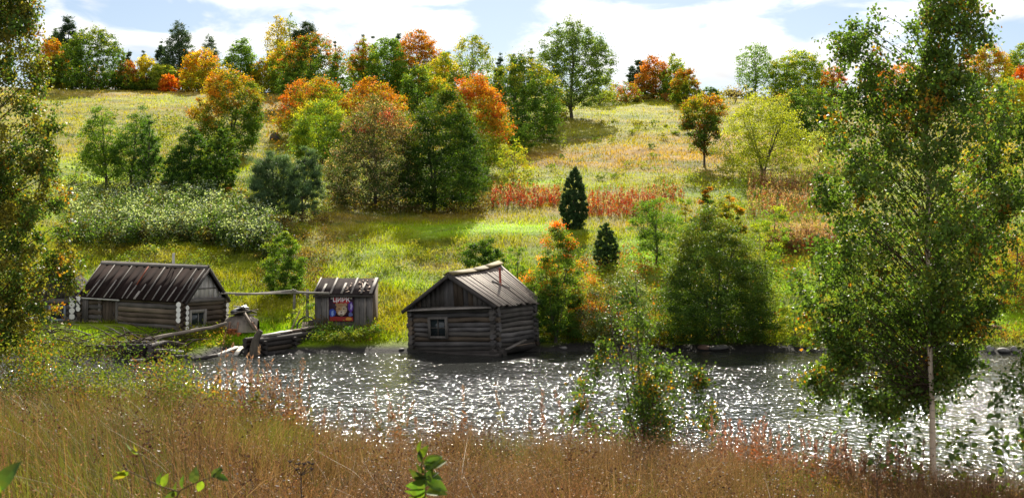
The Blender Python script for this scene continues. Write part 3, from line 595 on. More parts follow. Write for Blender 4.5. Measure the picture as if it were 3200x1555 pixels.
# ------------------------------------------------------------------ thickets and herb stands (nobody could count them)
def scatter_on(pxs, pys, jitter=.3):
    Y = A([Y_of(a, b) if b < 845 else shore_y(a) + .4 + (886 - b) * .055 for a, b in zip(pxs, pys)]); X = (A(pxs) - CX) / F * Y
    return X, Y, ground(X, Y)
def thicket():
    rng = np.random.default_rng(21); M = 900
    px, py = rng.uniform(175, 700, M), rng.uniform(492, 648, M)
    top = np.interp(px, [175, 300, 420, 560, 640, 700], [500, 492, 496, 520, 545, 600]); bot = np.interp(px, [175, 300, 450, 600, 700], [632, 640, 618, 650, 668])
    py = top + (py - 492) / 156 * (bot - top)
    X, Y, z = scatter_on(px, py)
    hg = rng.uniform(.5, 1.4, M); K = 70
    k = np.repeat(np.arange(M), K); N = len(k)
    P = np.c_[X[k], Y[k], z[k] + hg[k] * rng.random(N) ** .55] + rng.normal(size=(N, 3)) * A([.16, .16, .05])
    pal = A([[.04, .08, .02], [.06, .11, .03], [.03, .055, .02], [.08, .12, .035], [.09, .08, .025]])
    col = pal[rng.integers(0, 5, M)][k] * rng.uniform(.7, 1.3, (N, 1))
    s = rng.random(N) < .05 + .55 * ((P[:, 2] - z[k] > hg[k] * .75) & (fbm(P[:, 0] * 1.6, P[:, 1] * 1.6, 91) > .5)); col[s] = A([.28, .35, .29]) * rng.uniform(.7, 1.2, (s.sum(), 1))  # pale tips: white leaf backs plus silver highlights painted into the colour
    o = leaves_mesh('raspberry_thicket', P, rng.uniform(.07, .14, N), rng.normal(size=(N, 3)) + A([0, 0, 1.0]), rng.normal(size=(N, 3)) - A([0, 0, .4]), col, .7, M_leaf)
    tag(o, 'green raspberry thicket with pale leaf backs and painted highlights covering the left slope above the log shed', 'thicket', kind='stuff')
thicket()
def scrub():
    rng = np.random.default_rng(23); px = []; py = []; hs = []; tone = []
    for (x0, x1, y0, y1, n, h0, h1, tn) in [(180, 500, 300, 480, 110, .3, 1.1, 0), (95, 700, 208, 224, 230, .8, 2.6, 1), (640, 1420, 200, 400, 230, .5, 1.6, 1), (1480, 1780, 246, 262, 50, .3, 1.0, 2), (560, 830, 460, 570, 70, .3, .9, 0), (820, 1250, 500, 540, 90, .2, .6, 3),
            (1640, 2120, 450, 640, 130, .3, 1.1, 0), (1380, 1700, 640, 850, 150, .25, .8, 4), (1680, 2120, 660, 860, 130, .25, .8, 4), (640, 830, 560, 740, 90, .2, .7, 3), (2350, 2600, 280, 800, 150, .3, 1.0, 4), (1800, 2120, 235, 262, 60, .4, 1.1, 2), (180, 660, 640, 680, 50, .2, .5, 0), (1255, 1420, 300, 520, 40, .3, .8, 0), (830, 1160, 600, 800, 45, .15, .4, 0), (1490, 1800, 300, 460, 26, .15, .5, 0), (60, 470, 848, 888, 90, .1, .35, 5)]:
        px += list(rng.uniform(x0, x1, n)); py += list(rng.uniform(y0, y1, n)); hs += list(rng.uniform(h0, h1, n)); tone += [tn] * n
    X, Y, z = scatter_on(px, py); hs = A(hs); tone = A(tone); M = len(X); K = 60; k = np.repeat(np.arange(M), K); N = len(k)
    P = np.c_[X[k], Y[k], z[k] + hs[k] * rng.random(N) ** .7] + rng.normal(size=(N, 3)) * (A([.3, .3, .07]) * (.4 + hs[k][:, None] * .6))
    pal = A([[[.11, .16, .03], [.15, .18, .03], [.07, .11, .025], [.20, .20, .05]], [[.12, .16, .03], [.20, .19, .03], [.26, .14, .02], [.07, .11, .02]], [[.22, .10, .03], [.18, .17, .04], [.24, .16, .05], [.10, .13, .03]], [[.14, .10, .04], [.07, .08, .025], [.18, .14, .06], [.10, .07, .03]], [[.10, .16, .02], [.14, .20, .03], [.20, .18, .04], [.24, .10, .02]], [[.05, .08, .02], [.09, .12, .025], [.06, .05, .025], [.10, .08, .03]]])
    col = pal[tone, rng.integers(0, 4, M)][k] * rng.uniform(.65, 1.35, (N, 1))
    o = leaves_mesh('undergrowth', P, Y[k] / F * 5.5 * rng.uniform(.6, 1.3, N), rng.normal(size=(N, 3)) + A([0, 0, .5]), rng.normal(size=(N, 3)), col, .6, M_leaf)
    tag(o, 'low mixed scrub and tall weeds around the trees of the far slope', 'undergrowth', kind='stuff')
scrub()
def fireweed(name, label, regs, n, hmin, hmax, redpal, toppal, seed, leafn=16, near=False):
    rng = np.random.default_rng(seed); px = []; py = []
    for (x0, x1, y0, y1, wgt) in regs:
        m = int(n * wgt); px += list(rng.uniform(x0, x1, m)); py += list(rng.uniform(y0, y1, m))
    if near: Y = A(py); X = (A(px) - CX) / F * Y; z = ground(X, Y)
    else: X, Y, z = scatter_on(px, py)
    M = len(X); h = rng.uniform(hmin, hmax, M); P0 = np.c_[X, Y, z]; hd = rng.uniform(0, 6.28, M); ln = rng.uniform(.0, .22, M)
    w = .018 if not near else .006
    st, tip = blades(name + '_stems', P0, h, np.full(M, w), hd, ln, np.tile(A([.16, .07, .04]), (M, 1)) * rng.uniform(.6, 1.2, (M, 1)), M_dry, 2, rng=rng)
    K = leafn; k = np.repeat(np.arange(M), K); t = rng.random(len(k)); f = t ** .7
    base = P0[k] + np.c_[np.cos(hd[k]) * ln[k] * h[k] * f ** 1.8, np.sin(hd[k]) * ln[k] * h[k] * f ** 1.8, h[k] * f * .95]
    a = rng.uniform(0, 6.28, len(k)); isT = f > .72
    L = np.where(isT, .10, .13) * rng.uniform(.6, 1.3, len(k)) * (1 if not near else .55)
    d = np.c_[np.cos(a), np.sin(a), rng.normal(.15, .5, len(k))]; d[isT] = d[isT] * A([.45, .45, 1]) + A([0, 0, .9])
    P = base + d * L[:, None] * .4
    rp, tp_ = A(redpal), A(toppal)
    col = rp[rng.integers(0, len(rp), M)][k]; tc = tp_[rng.integers(0, len(tp_), M)][k]; col = np.where(isT[:, None], tc, col) * rng.uniform(.65, 1.3, (len(k), 1))
    o = leaves_mesh(name, P, L, rng.normal(size=P.shape), d, col, .3, M_dry if near else M_leaf)
    tag(o, label, 'wildflowers', kind='stuff'); tag(st, label.replace('stand', 'stems in the stand'), 'wildflowers', kind='stuff')
fireweed('fireweed', 'red-leaved fireweed stand with pale fluffy tops across the middle meadow', [(1238, 1410, 498, 532, .34), (1478, 1660, 500, 548, .42), (1640, 1720, 496, 520, .06)], 1000, .45, .95,
         [[.34, .035, .015], [.28, .035, .015], [.20, .04, .02], [.12, .09, .03]], [[.36, .30, .24], [.30, .05, .025]], 31)
fireweed('fireweed_bank', 'pinkish brown fireweed stand on the right slope left of the birch', [(1880, 2085, 465, 560, .55), (1925, 2110, 610, 650, .45), (2500, 2620, 640, 690, .2)], 1200, .6, 1.2,
         [[.26, .06, .04], [.19, .07, .04], [.14, .13, .04], [.10, .13, .03]], [[.38, .26, .21], [.30, .18, .15]], 33)
fireweed('fireweed_near', 'orange-red fireweed stand on the near bank left of the birch', [(1790, 2160, 16.2, 18.6, .8), (2160, 2320, 15.6, 17.6, .22)], 150, .45, 1.02,
         [[.36, .10, .03], [.30, .12, .03], [.16, .14, .03], [.22, .10, .04]], [[.34, .16, .10], [.30, .18, .12]], 35, 60, True)
fireweed('withered_fireweed', 'brown withered fireweed stand rising over the water on the left bank', [(630, 780, 16.8, 18.2, .5), (480, 900, 16.5, 18.5, .5), (900, 1500, 16.5, 18.5, .35)], 60, .65, 1.25,
         [[.20, .12, .04], [.16, .16, .03], [.24, .10, .03]], [[.30, .20, .13], [.26, .15, .09]], 37, 60, True)
def near_weeds():
    rng = np.random.default_rng(41); M = 330
    px = np.concatenate([rng.uniform(-60, 560, 230), rng.uniform(560, 900, 60), rng.uniform(1900, 2600, 40)]); Y = rng.uniform(16.2, 20.0, M); Y[290:] = rng.uniform(15, 17.5, 40)
    X = (px - CX) / F * Y; z = ground(X, Y); hg = rng.uniform(.4, 1.0, M) * np.interp(px, [0, 450, 620, 1000, 2600], [1.25, 1.0, .5, .45, .5]); K = 170; k = np.repeat(np.arange(M), K); N = len(k)
    P = np.c_[X[k], Y[k], z[k] + hg[k] * (.25 + .75 * rng.random(N))] + rng.normal(size=(N, 3)) * A([.10, .12, .05])
    pal = A([[.08, .12, .02], [.12, .15, .025], [.17, .18, .025], [.05, .09, .02], [.22, .12, .03], [.26, .09, .02]])
    col = pal[rng.choice(6, M, p=[.28, .25, .2, .12, .1, .05])][k] * rng.uniform(.7, 1.3, (N, 1))
    o = leaves_mesh('bank_weeds', P, rng.uniform(.018, .045, N), rng.normal(size=(N, 3)) + A([0, 0, .5]), rng.normal(size=(N, 3)), col, .6, M_leaf)
    tag(o, 'mixed green weeds along the lip of the near bank', 'weeds', kind='stuff')
    # dark dead stalks with seed clusters
    M = 170; px = rng.uniform(-40, 2620, M); Y = rng.uniform(6.5, 17.5, M); X = (px - CX) / F * Y; z = ground(X, Y)
    h = rng.uniform(.55, .92, M)
    _, tip = blades('dead_stalks', np.c_[X, Y, z], h, np.full(M, .007), rng.uniform(0, 6.28, M), rng.uniform(0, .2, M), np.tile(A([.06, .035, .02]), (M, 1)), M_dry, 2, rng=rng)
    tag(_, 'dark dead flower stalks standing in the dry grass', 'weeds', kind='stuff')
    K = 34; k = np.repeat(np.arange(M), K); N = len(k)
    P = tip[k] + rng.normal(size=(N, 3)) * A([.035, .035, .06]) - A([0, 0, .05])
    o = leaves_mesh('dead_flower_heads', P, rng.uniform(.012, .028, N), rng.normal(size=(N, 3)), rng.normal(size=(N, 3)), A([.06, .03, .018]) * rng.uniform(.6, 1.8, (N, 1)), .6, M_dry)
    tag(o, 'dark brown seed clusters on the dead stalks of the near bank', 'weeds', kind='stuff')
    # shore plants along the far waterline
    M = 560; px = rng.uniform(480, 2620, M); Y = shore_y(px) + rng.uniform(.9, 3.2, M); X = (px - CX) / F * Y; z = ground(X, Y); K = 42; k = np.repeat(np.arange(M), K); N = len(k)
    ok_ = ~(((px > 1000) & (px < 1370)) | ((px > 570) & (px < 790))); hg = rng.uniform(.15, .55, M) * ok_
    P = np.c_[X[k], Y[k], z[k] + hg[k] * rng.random(N)] + rng.normal(size=(N, 3)) * A([.2, .2, .03]); sel = ok_[k]
    pal = A([[.06, .10, .02], [.12, .15, .02], [.20, .18, .03], [.16, .09, .03]]); col = pal[rng.integers(0, 4, M)][k] * rng.uniform(.7, 1.3, (N, 1))
    o = leaves_mesh('shore_weeds', P[sel], rng.uniform(.06, .16, N)[sel], (rng.normal(size=(N, 3)))[sel], (rng.normal(size=(N, 3)) + A([0, 0, 1.5]))[sel], col[sel], .3, M_grass)
    tag(o, 'low green and rusty plants fringing the far shore', 'weeds', kind='stuff')
near_weeds()

# ------------------------------------------------------------------ foreground birches
def birch(name, cat, label, pxb, Yb, pytop, sil, nclump, per, ls, pal, tr, stems=1, lean=0, crown0=.2, zadd=0, group='birches on the near bank', yellow=.05, seed=1, density=None, trunkmat=None, up=.9, force=()):
    rng = np.random.default_rng(seed)
    X0 = (pxb - CX) / F * Yb; z0 = float(ground(X0, Yb)) - .05; root = thing(name, label, cat, (X0, Yb, z0), group)
    zt = H + (HY - pytop) / F * Yb - z0
    zz = H + (HY - A([s[0] for s in sil])) / F * Yb - z0; xl = (A([s[1] for s in sil]) - CX) / F * Yb - X0; xr = (A([s[2] for s in sil]) - CX) / F * Yb - X0
    o = np.argsort(zz); zz, xl, xr = zz[o], xl[o], xr[o]
    L = lambda z: np.interp(z, zz, xl); Rr = lambda z: np.interp(z, zz, xr)
    zc = rng.uniform(zz[0], zz[-1], nclump * 6); w = (Rr(zc) - L(zc)); zc = zc[rng.random(len(zc)) * w.max() < w][:nclump]; n = len(zc)
    a = rng.uniform(0, 6.28, n); rho = rng.random(n) ** .5 * .97
    npar = max(6, n // 8); par = rng.integers(0, npar, n); zc = np.clip(zc[:npar][par] + rng.normal(0, .26, n), zz[0], zz[-1]); ap, rp_ = rng.uniform(0, 6.28, npar), rng.random(npar) ** .42
    for fi, (fx, fy) in enumerate(force):
        ap[fi] = math.pi if fx < pxb else 0.0; rp_[fi] = .95; zc[par == fi] = H + (HY - fy) / F * Yb - z0 + rng.normal(0, .12, (par == fi).sum())
    a = ap[par] + rng.normal(0, .22, n); rho = np.clip(rp_[par] + rng.normal(0, .13, n), 0, 1)
    c, hw = (L(zc) + Rr(zc)) / 2, (Rr(zc) - L(zc)) / 2
    cx = c + hw * rho * np.cos(a); cy = hw * .85 * rho * np.sin(a)
    mb = MB(); twigs = MB(); zs = np.linspace(0, 1, 12); tp = []
    for s in range(stems):
        an = rng.uniform(0, 6.28); e = A([lean + (0 if stems == 1 else rng.normal(0, .22)), 0 if stems == 1 else rng.normal(0, .2), zt * (1 if s == 0 else rng.uniform(.6, .9))])
        pts = zs[:, None] * e + np.c_[np.cumsum(rng.normal(0, .012, 12)), np.cumsum(rng.normal(0, .012, 12)), np.zeros(12)]
        pts[0, :2] = 0 if s == 0 else rng.normal(0, .05, 2)
        shade = A([1, 1, 1])[None] * np.ones((11 * 8, 1))
        mb.tube(pts, tr * (1 - .88 * zs) + .002, 8, (1, 1, 1) if trunkmat is None else (.09, .07, .05), jit=.04, rng=rng); tp.append(pts)
    mb.build('trunk', trunkmat or M_birch, root, smooth=True)
    P = []; D = []; cid = []
    for j in range(n):
        q = A([cx[j], cy[j], zc[j]]); st = tp[rng.integers(stems)]
        r = np.hypot(q[0] - np.interp(q[2], st[:, 2], st[:, 0]), q[1])
        za = max(zc[j] - r * up * rng.uniform(.6, 1.2), crown0 * zt * rng.uniform(.9, 1.1)); za = min(za, zt * .97)
        p0 = A([np.interp(za, st[:, 2], st[:, 0]), np.interp(za, st[:, 2], st[:, 1]), za])
        mid = p0 * .5 + q * .5 + A([0, 0, .16 * r]) + rng.normal(0, .10 * r + .01, 3); s_ = np.linspace(0, 1, 6)[:, None]
        pts = (1 - s_) ** 2 * p0 + 2 * s_ * (1 - s_) * mid + s_ ** 2 * q
        rad = (tr * (.22 if j % 6 == 0 else .07) * (1 - za / zt * .6)) * (1 - np.linspace(0, .85, 6)) + .0015
        twigs.tube(pts, rad, 4, (.075, .05, .035), rng=rng)
        od = q - p0; od[2] = 0; od /= np.linalg.norm(od) + 1e-6
        m = int(per * rng.uniform(.5, 1.5)); ntw = 3
        for k in range(ntw):
            dirn = od * rng.uniform(.1, .5) + rng.normal(0, .35, 3) + A([0, 0, .25]); ln = rng.uniform(.18, .42) * (ls / .05)
            t = np.linspace(0, 1, 5)[:, None]; tw = q + dirn * ln * t + A([0, 0, -1]) * ln * .75 * t ** 2
            twigs.tube(tw, .0022 * (1 - .6 * t[:, 0]), 3, (.06, .035, .03), rng=rng)
            tt = rng.random(m // ntw); b = q + dirn * ln * tt[:, None] + A([0, 0, -1]) * ln * .75 * tt[:, None] ** 2
            P.append(b + rng.normal(size=b.shape) * ls * .85); D.append(np.tile(A([0, 0, -1.0]), (len(b), 1)) + rng.normal(size=b.shape) * .8); cid += [j] * len(b)
        tt = rng.random(m // 3) * .8 + .2; b = A([np.interp(tt, np.linspace(0, 1, 6), pts[:, d]) for d in range(3)]).T
        P.append(b + rng.normal(size=b.shape) * ls * 1.2); D.append(np.tile(A([0, 0, -1.0]), (len(b), 1)) + rng.normal(size=b.shape)); cid += [j] * len(b)
    twigs.build('branches', M_bark, root)
    P = np.vstack(P); D = np.vstack(D); cid = A(cid); N = len(P)
    pal = A(pal); col = pal[(rng.random(n)[cid] * .7 * len(pal) + rng.random(N) * .3 * len(pal)).astype(int).clip(0, len(pal) - 1)]
    ycl = (rng.random(n) < yellow)[cid] & (rng.random(N) < .7) | (rng.random(N) < yellow * .35)
    col[ycl] = A([[.30, .20, .02], [.28, .12, .015], [.26, .22, .03]])[rng.integers(0, 3, ycl.sum())]
    col = col * rng.uniform(.7, 1.3, (N, 1))
    leaves_mesh('crown', P, ls * rng.uniform(.65, 1.25, N), rng.normal(size=(N, 3)) + A([0, -.3, .35]), D, col, .78, M_birchleaf, root)
    return root
birch('birch_tree', 'birch', 'tall pale-trunked birch in green leaf at the right of the near bank', 2357, 17.6, -190,
      [(-190, 2290, 2380), (-90, 2215, 2450), (0, 2185, 2475), (60, 2165, 2490), (105, 2100, 2500), (130, 2115, 2515), (180, 2165, 2555), (260, 2125, 2585), (340, 2085, 2610), (450, 2068, 2625), (560, 2068, 2620), (640, 2050, 2600), (710, 2000, 2520), (770, 2040, 2490), (850, 2085, 2445), (900, 2110, 2440), (935, 2060, 2420), (975, 2045, 2395), (1000, 2180, 2390), (1035, 2230, 2390)],
      700, 72, .052, [GM * 1.05, GM * 1.45, GM * 1.95, A([.135, .175, .033])], .042, lean=-.12, crown0=.22, yellow=.04, seed=3, force=[(2070, 955), (2130, 985), (2060, 715), (2090, 850), (2210, 1015), (2110, 112), (2420, 900), (2150, 930), (2100, 780), (2240, 985), (2480, 780), (2560, 400), (2080, 480)])
birch('birch_tree', 'birch', 'yellowing birch filling the left edge of the picture', -50, 19.0, -260,
      [(-200, -170, 20), (-60, -170, 50), (0, -170, 72), (60, -170, 78), (110, -170, 100), (200, -170, 112), (300, -170, 125), (400, -170, 140), (480, -170, 165), (580, -170, 180), (690, -170, 195), (760, -170, 165), (800, -170, 150), (850, -170, 100), (880, -170, 60)],
      600, 110, .044, [GM * 1.1, GM * 1.6, A([.16, .17, .03]), A([.21, .19, .028])], .07, lean=.05, crown0=.2, yellow=.06, seed=5)
birch('birch_sapling', 'sapling', 'bushy young birch sprinkled with orange leaves in the middle of the near bank', 1625, 18.3, 690,
      [(700, 1550, 1572), (760, 1525, 1600), (800, 1520, 1620), (860, 1515, 1650), (920, 1490, 1745), (960, 1460, 1775), (1000, 1440, 1785), (1050, 1450, 1790), (1100, 1500, 1775)],
      150, 52, .042, [GM * .7, GM, GM * 1.4, GL * .9], .016, stems=5, crown0=.05, yellow=.12, seed=8, lean=-.25, trunkmat=M_bark, force=[(1455, 1000), (1780, 930), (1780, 1040), (1500, 930), (1500, 1060), (1740, 985)])
birch('birch_sapling', 'sapling', 'small twiggy sapling hanging in from the right edge', 2600, 16.5, 880, [(880, 2570, 2640), (930, 2535, 2650), (1000, 2480, 2650), (1060, 2465, 2650), (1120, 2500, 2650), (1180, 2540, 2650)],
      20, 34, .055, [GM * 1.2, GL, GM], .012, stems=3, crown0=.05, yellow=.06, seed=9, trunkmat=M_bark)

def leaf_blade(mb, base, d, n, L, W, col, curl=.3):
    """one modelled leaf: pointed oval with a bent midrib"""
    base, d, n = A(base, float), A(d, float), A(n, float); d /= np.linalg.norm(d); n = n - d * (n @ d); n /= np.linalg.norm(n); s = np.cross(d, n)
    V = []; K = 7
    for i in range(K):
        t = i / (K - 1); w = W * .5 * (np.sin(np.pi * t ** .8) ** .85 if 0 < t < 1 else 0.02); c = base + d * L * t + n * (-curl * L * t * t)
        V += [c - s * w + n * w * .35, c, c + s * w + n * w * .35]
    q = []
    for i in range(K - 1):
        for k in (0, 1): q.append([i * 3 + k, i * 3 + k + 1, i * 3 + k + 4, i * 3 + k + 3])
    mb.add(V, q, col=np.asarray(col)[None] * R0.uniform(.75, 1.2, (len(q), 1)) + R0.uniform(0, .03, (len(q), 1)) * A([1, .4, 0]))
def sprig(name, label, Y, stems, seed, L=.058, group='leafy sprigs in front'):
    """stems: list of ([(px,py)...], [(t, angle, length factor, tone)...])"""
    rng = np.random.default_rng(seed); x, _, z = at(*stems[0][0][0], Y); root = thing(name, label, 'sprig', (x, Y, z), group); o_ = A([x, Y, z]); sm = MB(); lm_ = MB()
    for pts, lv in stems:
        P = A([at(px, py, Y + .0) for px, py in pts]) - o_; P[:, 1] += np.linspace(0, .06, len(P)); sm.tube(P, np.linspace(.003, .0015, len(P)), 5, (.14, .10, .05))
        for (t, ang, lf, tone) in lv:
            i = t * (len(P) - 1); a = int(min(i, len(P) - 2)); b = P[a] + (P[a + 1] - P[a]) * (i - a); r = math.radians(ang)
            d = A([math.cos(r), rng.uniform(-.35, .35), math.sin(r)]); n = A([-math.sin(r) * .4, -.7, math.cos(r)]) + rng.normal(0, .3, 3)
            leaf_blade(lm_, b, d, n, L * lf, L * lf * .62, A([[.05, .115, .02], [.10, .17, .02], [.03, .065, .02], [.16, .17, .02]][tone]) * rng.uniform(.85, 1.15), rng.uniform(.1, .6))
    sm.build('stem', M_bark, root); lm_.build('leaves', M_birchleaf, root, smooth=True)
sprig('willow_sprig', 'upright sprig of large green leaves at the bottom centre', 4.4, [([(1062, 1330), (1066, 1270), (1072, 1215), (1066, 1180), (1054, 1150)],
    [(1, 100, .8, 1), (.92, 75, .8, 1), (.85, 120, .7, 2), (.8, 35, 1.1, 1), (.78, 15, .8, 0), (.66, 150, .7, 2), (.6, 5, .9, 0), (.58, 190, .8, 2), (.53, 40, .8, 2), (.72, 25, 1.3, 1), (.7, 45, 1.2, 0), (.62, 130, .8, 2), (.55, 165, 1.0, 2), (.5, 200, 1.1, 0), (.5, -15, 1.2, 0), (.42, 195, 1.2, 0), (.4, 215, 1.0, 1), (.38, 10, 1.2, 1), (.3, -20, 1.0, 0), (.3, 180, .9, 1), (.25, 230, .9, 0), (.2, -30, 1.0, 0), (.45, 80, 1.0, 0), (.35, 250, .9, 1)])], 3)
sprig('willow_sprig', 'branching sprig of curled green leaves at the bottom left', 4.6, [([(420, 1290), (450, 1235), (480, 1220), (530, 1205)], [(.25, 110, .8, 1), (.4, 95, .8, 0), (.65, 80, .9, 2), (.8, 250, .7, 1), (.95, 40, .8, 2), (1, -10, .8, 0), (1, 75, .7, 2)]),
    ([(450, 1236), (400, 1225), (340, 1200), (300, 1188)], [(.3, 70, .8, 1), (.35, 100, .7, 0), (.1, 240, .8, 2), (.9, 200, .9, 1), (1, 240, .9, 3)]), ([(380, 1222), (355, 1170), (335, 1140)], [(.9, 165, .9, 1), (1, 140, .6, 3)])], 5, .06)
sprig('willow_sprig', 'single green leaf pushing in at the bottom left edge', 3.6, [([(-30, 1290), (-20, 1240)], [(.9, 72, 1.3, 0), (.4, 85, 1.2, 1)])], 7, .065)
def umbel(name, label, px, py, Y, rays, col=(.07, .05, .045)):
    x, _, z = at(px, py, Y); zg = float(ground(x, Y)); root = thing(name, label, 'dead flower', (x, Y, zg), 'dead flower stalks'); h = z - zg; rng = np.random.default_rng(px)
    m = MB(); m.tube([(0, 0, 0), (.01, 0, h * .5), (0, 0, h)], [.005, .0035, .003], 5, col); m.build('stem', M_bark, root)
    m = MB()
    for k in range(rays):
        a = rng.uniform(0, 6.28); s = rng.uniform(.03, .055); e = A([math.cos(a) * s, math.sin(a) * s, h + rng.uniform(.02, .07)])
        m.tube([(0, 0, h), e], [.0018, .0012], 4, col)
        for j in range(7): m.tube([e, e + A([rng.normal(0, .006), rng.normal(0, .006), .01])], [.0012, .003], 4, A(col) * 1.2)
    m.build('flower_head', M_bark, root)
umbel('dead_umbel', 'forked dead umbel stalk standing near the bottom left of centre', 757, 1195, 6.0, 7)
umbel('dead_umbel', 'dark dead umbel stalk low in the grass right of centre', 2205, 1170, 10.5, 8)
def sprout(px, Yb, pyt, n, seed, label):
    rng = np.random.default_rng(seed); X0 = (px - CX) / F * Yb; z0 = float(ground(X0, Yb)); zt = H + (HY - pyt) / F * Yb - z0
    root = thing('aspen_sprout', label, 'sapling', (X0, Yb, z0), 'aspen sprouts under the birch'); sm = MB(); lm_ = MB(); e = A([rng.normal(0, .08), 0, zt])
    sm.tube([(0, 0, 0), e * .5 + A([.03, 0, 0]), e], [.006, .004, .002], 5, (.12, .10, .06)); sm.build('stem', M_bark, root)
    for k in range(n):
        t = .3 + .7 * (k + rng.random()) / n; b = e * t; a = rng.uniform(0, 6.28); d = A([math.cos(a), math.sin(a) * .8, rng.normal(-.2, .4)])
        leaf_blade(lm_, b + d * .03, d, A([0, -.4, 1]) + rng.normal(0, .4, 3), .085 * rng.uniform(.7, 1.2), .075, A([[.08, .16, .02], [.14, .22, .02], [.05, .10, .025]][rng.integers(3)]), .3)
    lm_.build('leaves', M_birchleaf, root, smooth=True)
for i, (px, Y, pt, n, lb) in enumerate([(2215, 16.6, 1075, 16, 'leftmost aspen sprout of the row under the birch'), (2262, 16.4, 1052, 22, 'aspen sprout with big round leaves just left of the birch trunk'), (2312, 16.9, 1060, 24, 'bushy aspen sprout touching the left of the birch trunk'),
        (2385, 16.5, 1070, 22, 'aspen sprout touching the right side of the birch trunk'), (2428, 16.8, 1092, 22, 'low aspen sprout second to the right of the birch trunk'), (2452, 16.3, 1050, 8, 'bare-stemmed aspen sprout with a leafy tip right of the birch'),
        (2498, 16.2, 1000, 20, 'tallest aspen sprout near the right edge'), (2530, 16.6, 1080, 26, 'bushy aspen sprout near the right edge'), (2568, 16.2, 1045, 24, 'aspen sprout at the very right edge of the bank')]):
    sprout(px, Y, pt, n, 60 + i, lb)

# ------------------------------------------------------------------ buildings
GREY = A([.115, .102, .09]); BRN = A([.12, .09, .064]); DK = A([.035, .03, .027])
def log_wall(mb, p, q, z0, nlog, pitch, ext, off, cols, rng, r=None, skip=None):
    """stacked round logs from p to q (x, y), each running past the corners by ext"""
    p, q = A(p, float), A(q, float); d = (q - p) / np.linalg.norm(q - p); r = r or pitch * .60
    for i in range(nlog):
        z = z0 + pitch * (i + .5) + off; c = A(cols[rng.integers(len(cols))]) * rng.uniform(.75, 1.2) * ((.5 + .25 * i) if nlog == 9 and i < 2 else 1)   # the lowest logs are wet
        e0, e1 = ext * rng.uniform(.85, 1.15), ext * rng.uniform(.85, 1.15)
        segs = [(0., 1.)]
        if skip and skip[2] < z < skip[3]: segs = [(0., skip[0]), (skip[1], 1.)]
        L = np.linalg.norm(q - p)
        for a, b in segs:
            P0 = p + d * (a * L - (e0 if a == 0 else 0)); P1 = p + d * (b * L + (e1 if b == 1 else 0)); t = np.linspace(0, 1, 6)[:, None]
            pts = np.c_[P0 + (P1 - P0) * t, np.full(6, z) + rng.normal(0, .013, 6)]
            mb.tube(pts, r * rng.uniform(.84, 1.08) * rng.uniform(.93, 1.05, 6), 8, c, endcol=c * 1.1, jit=.03, rng=rng)

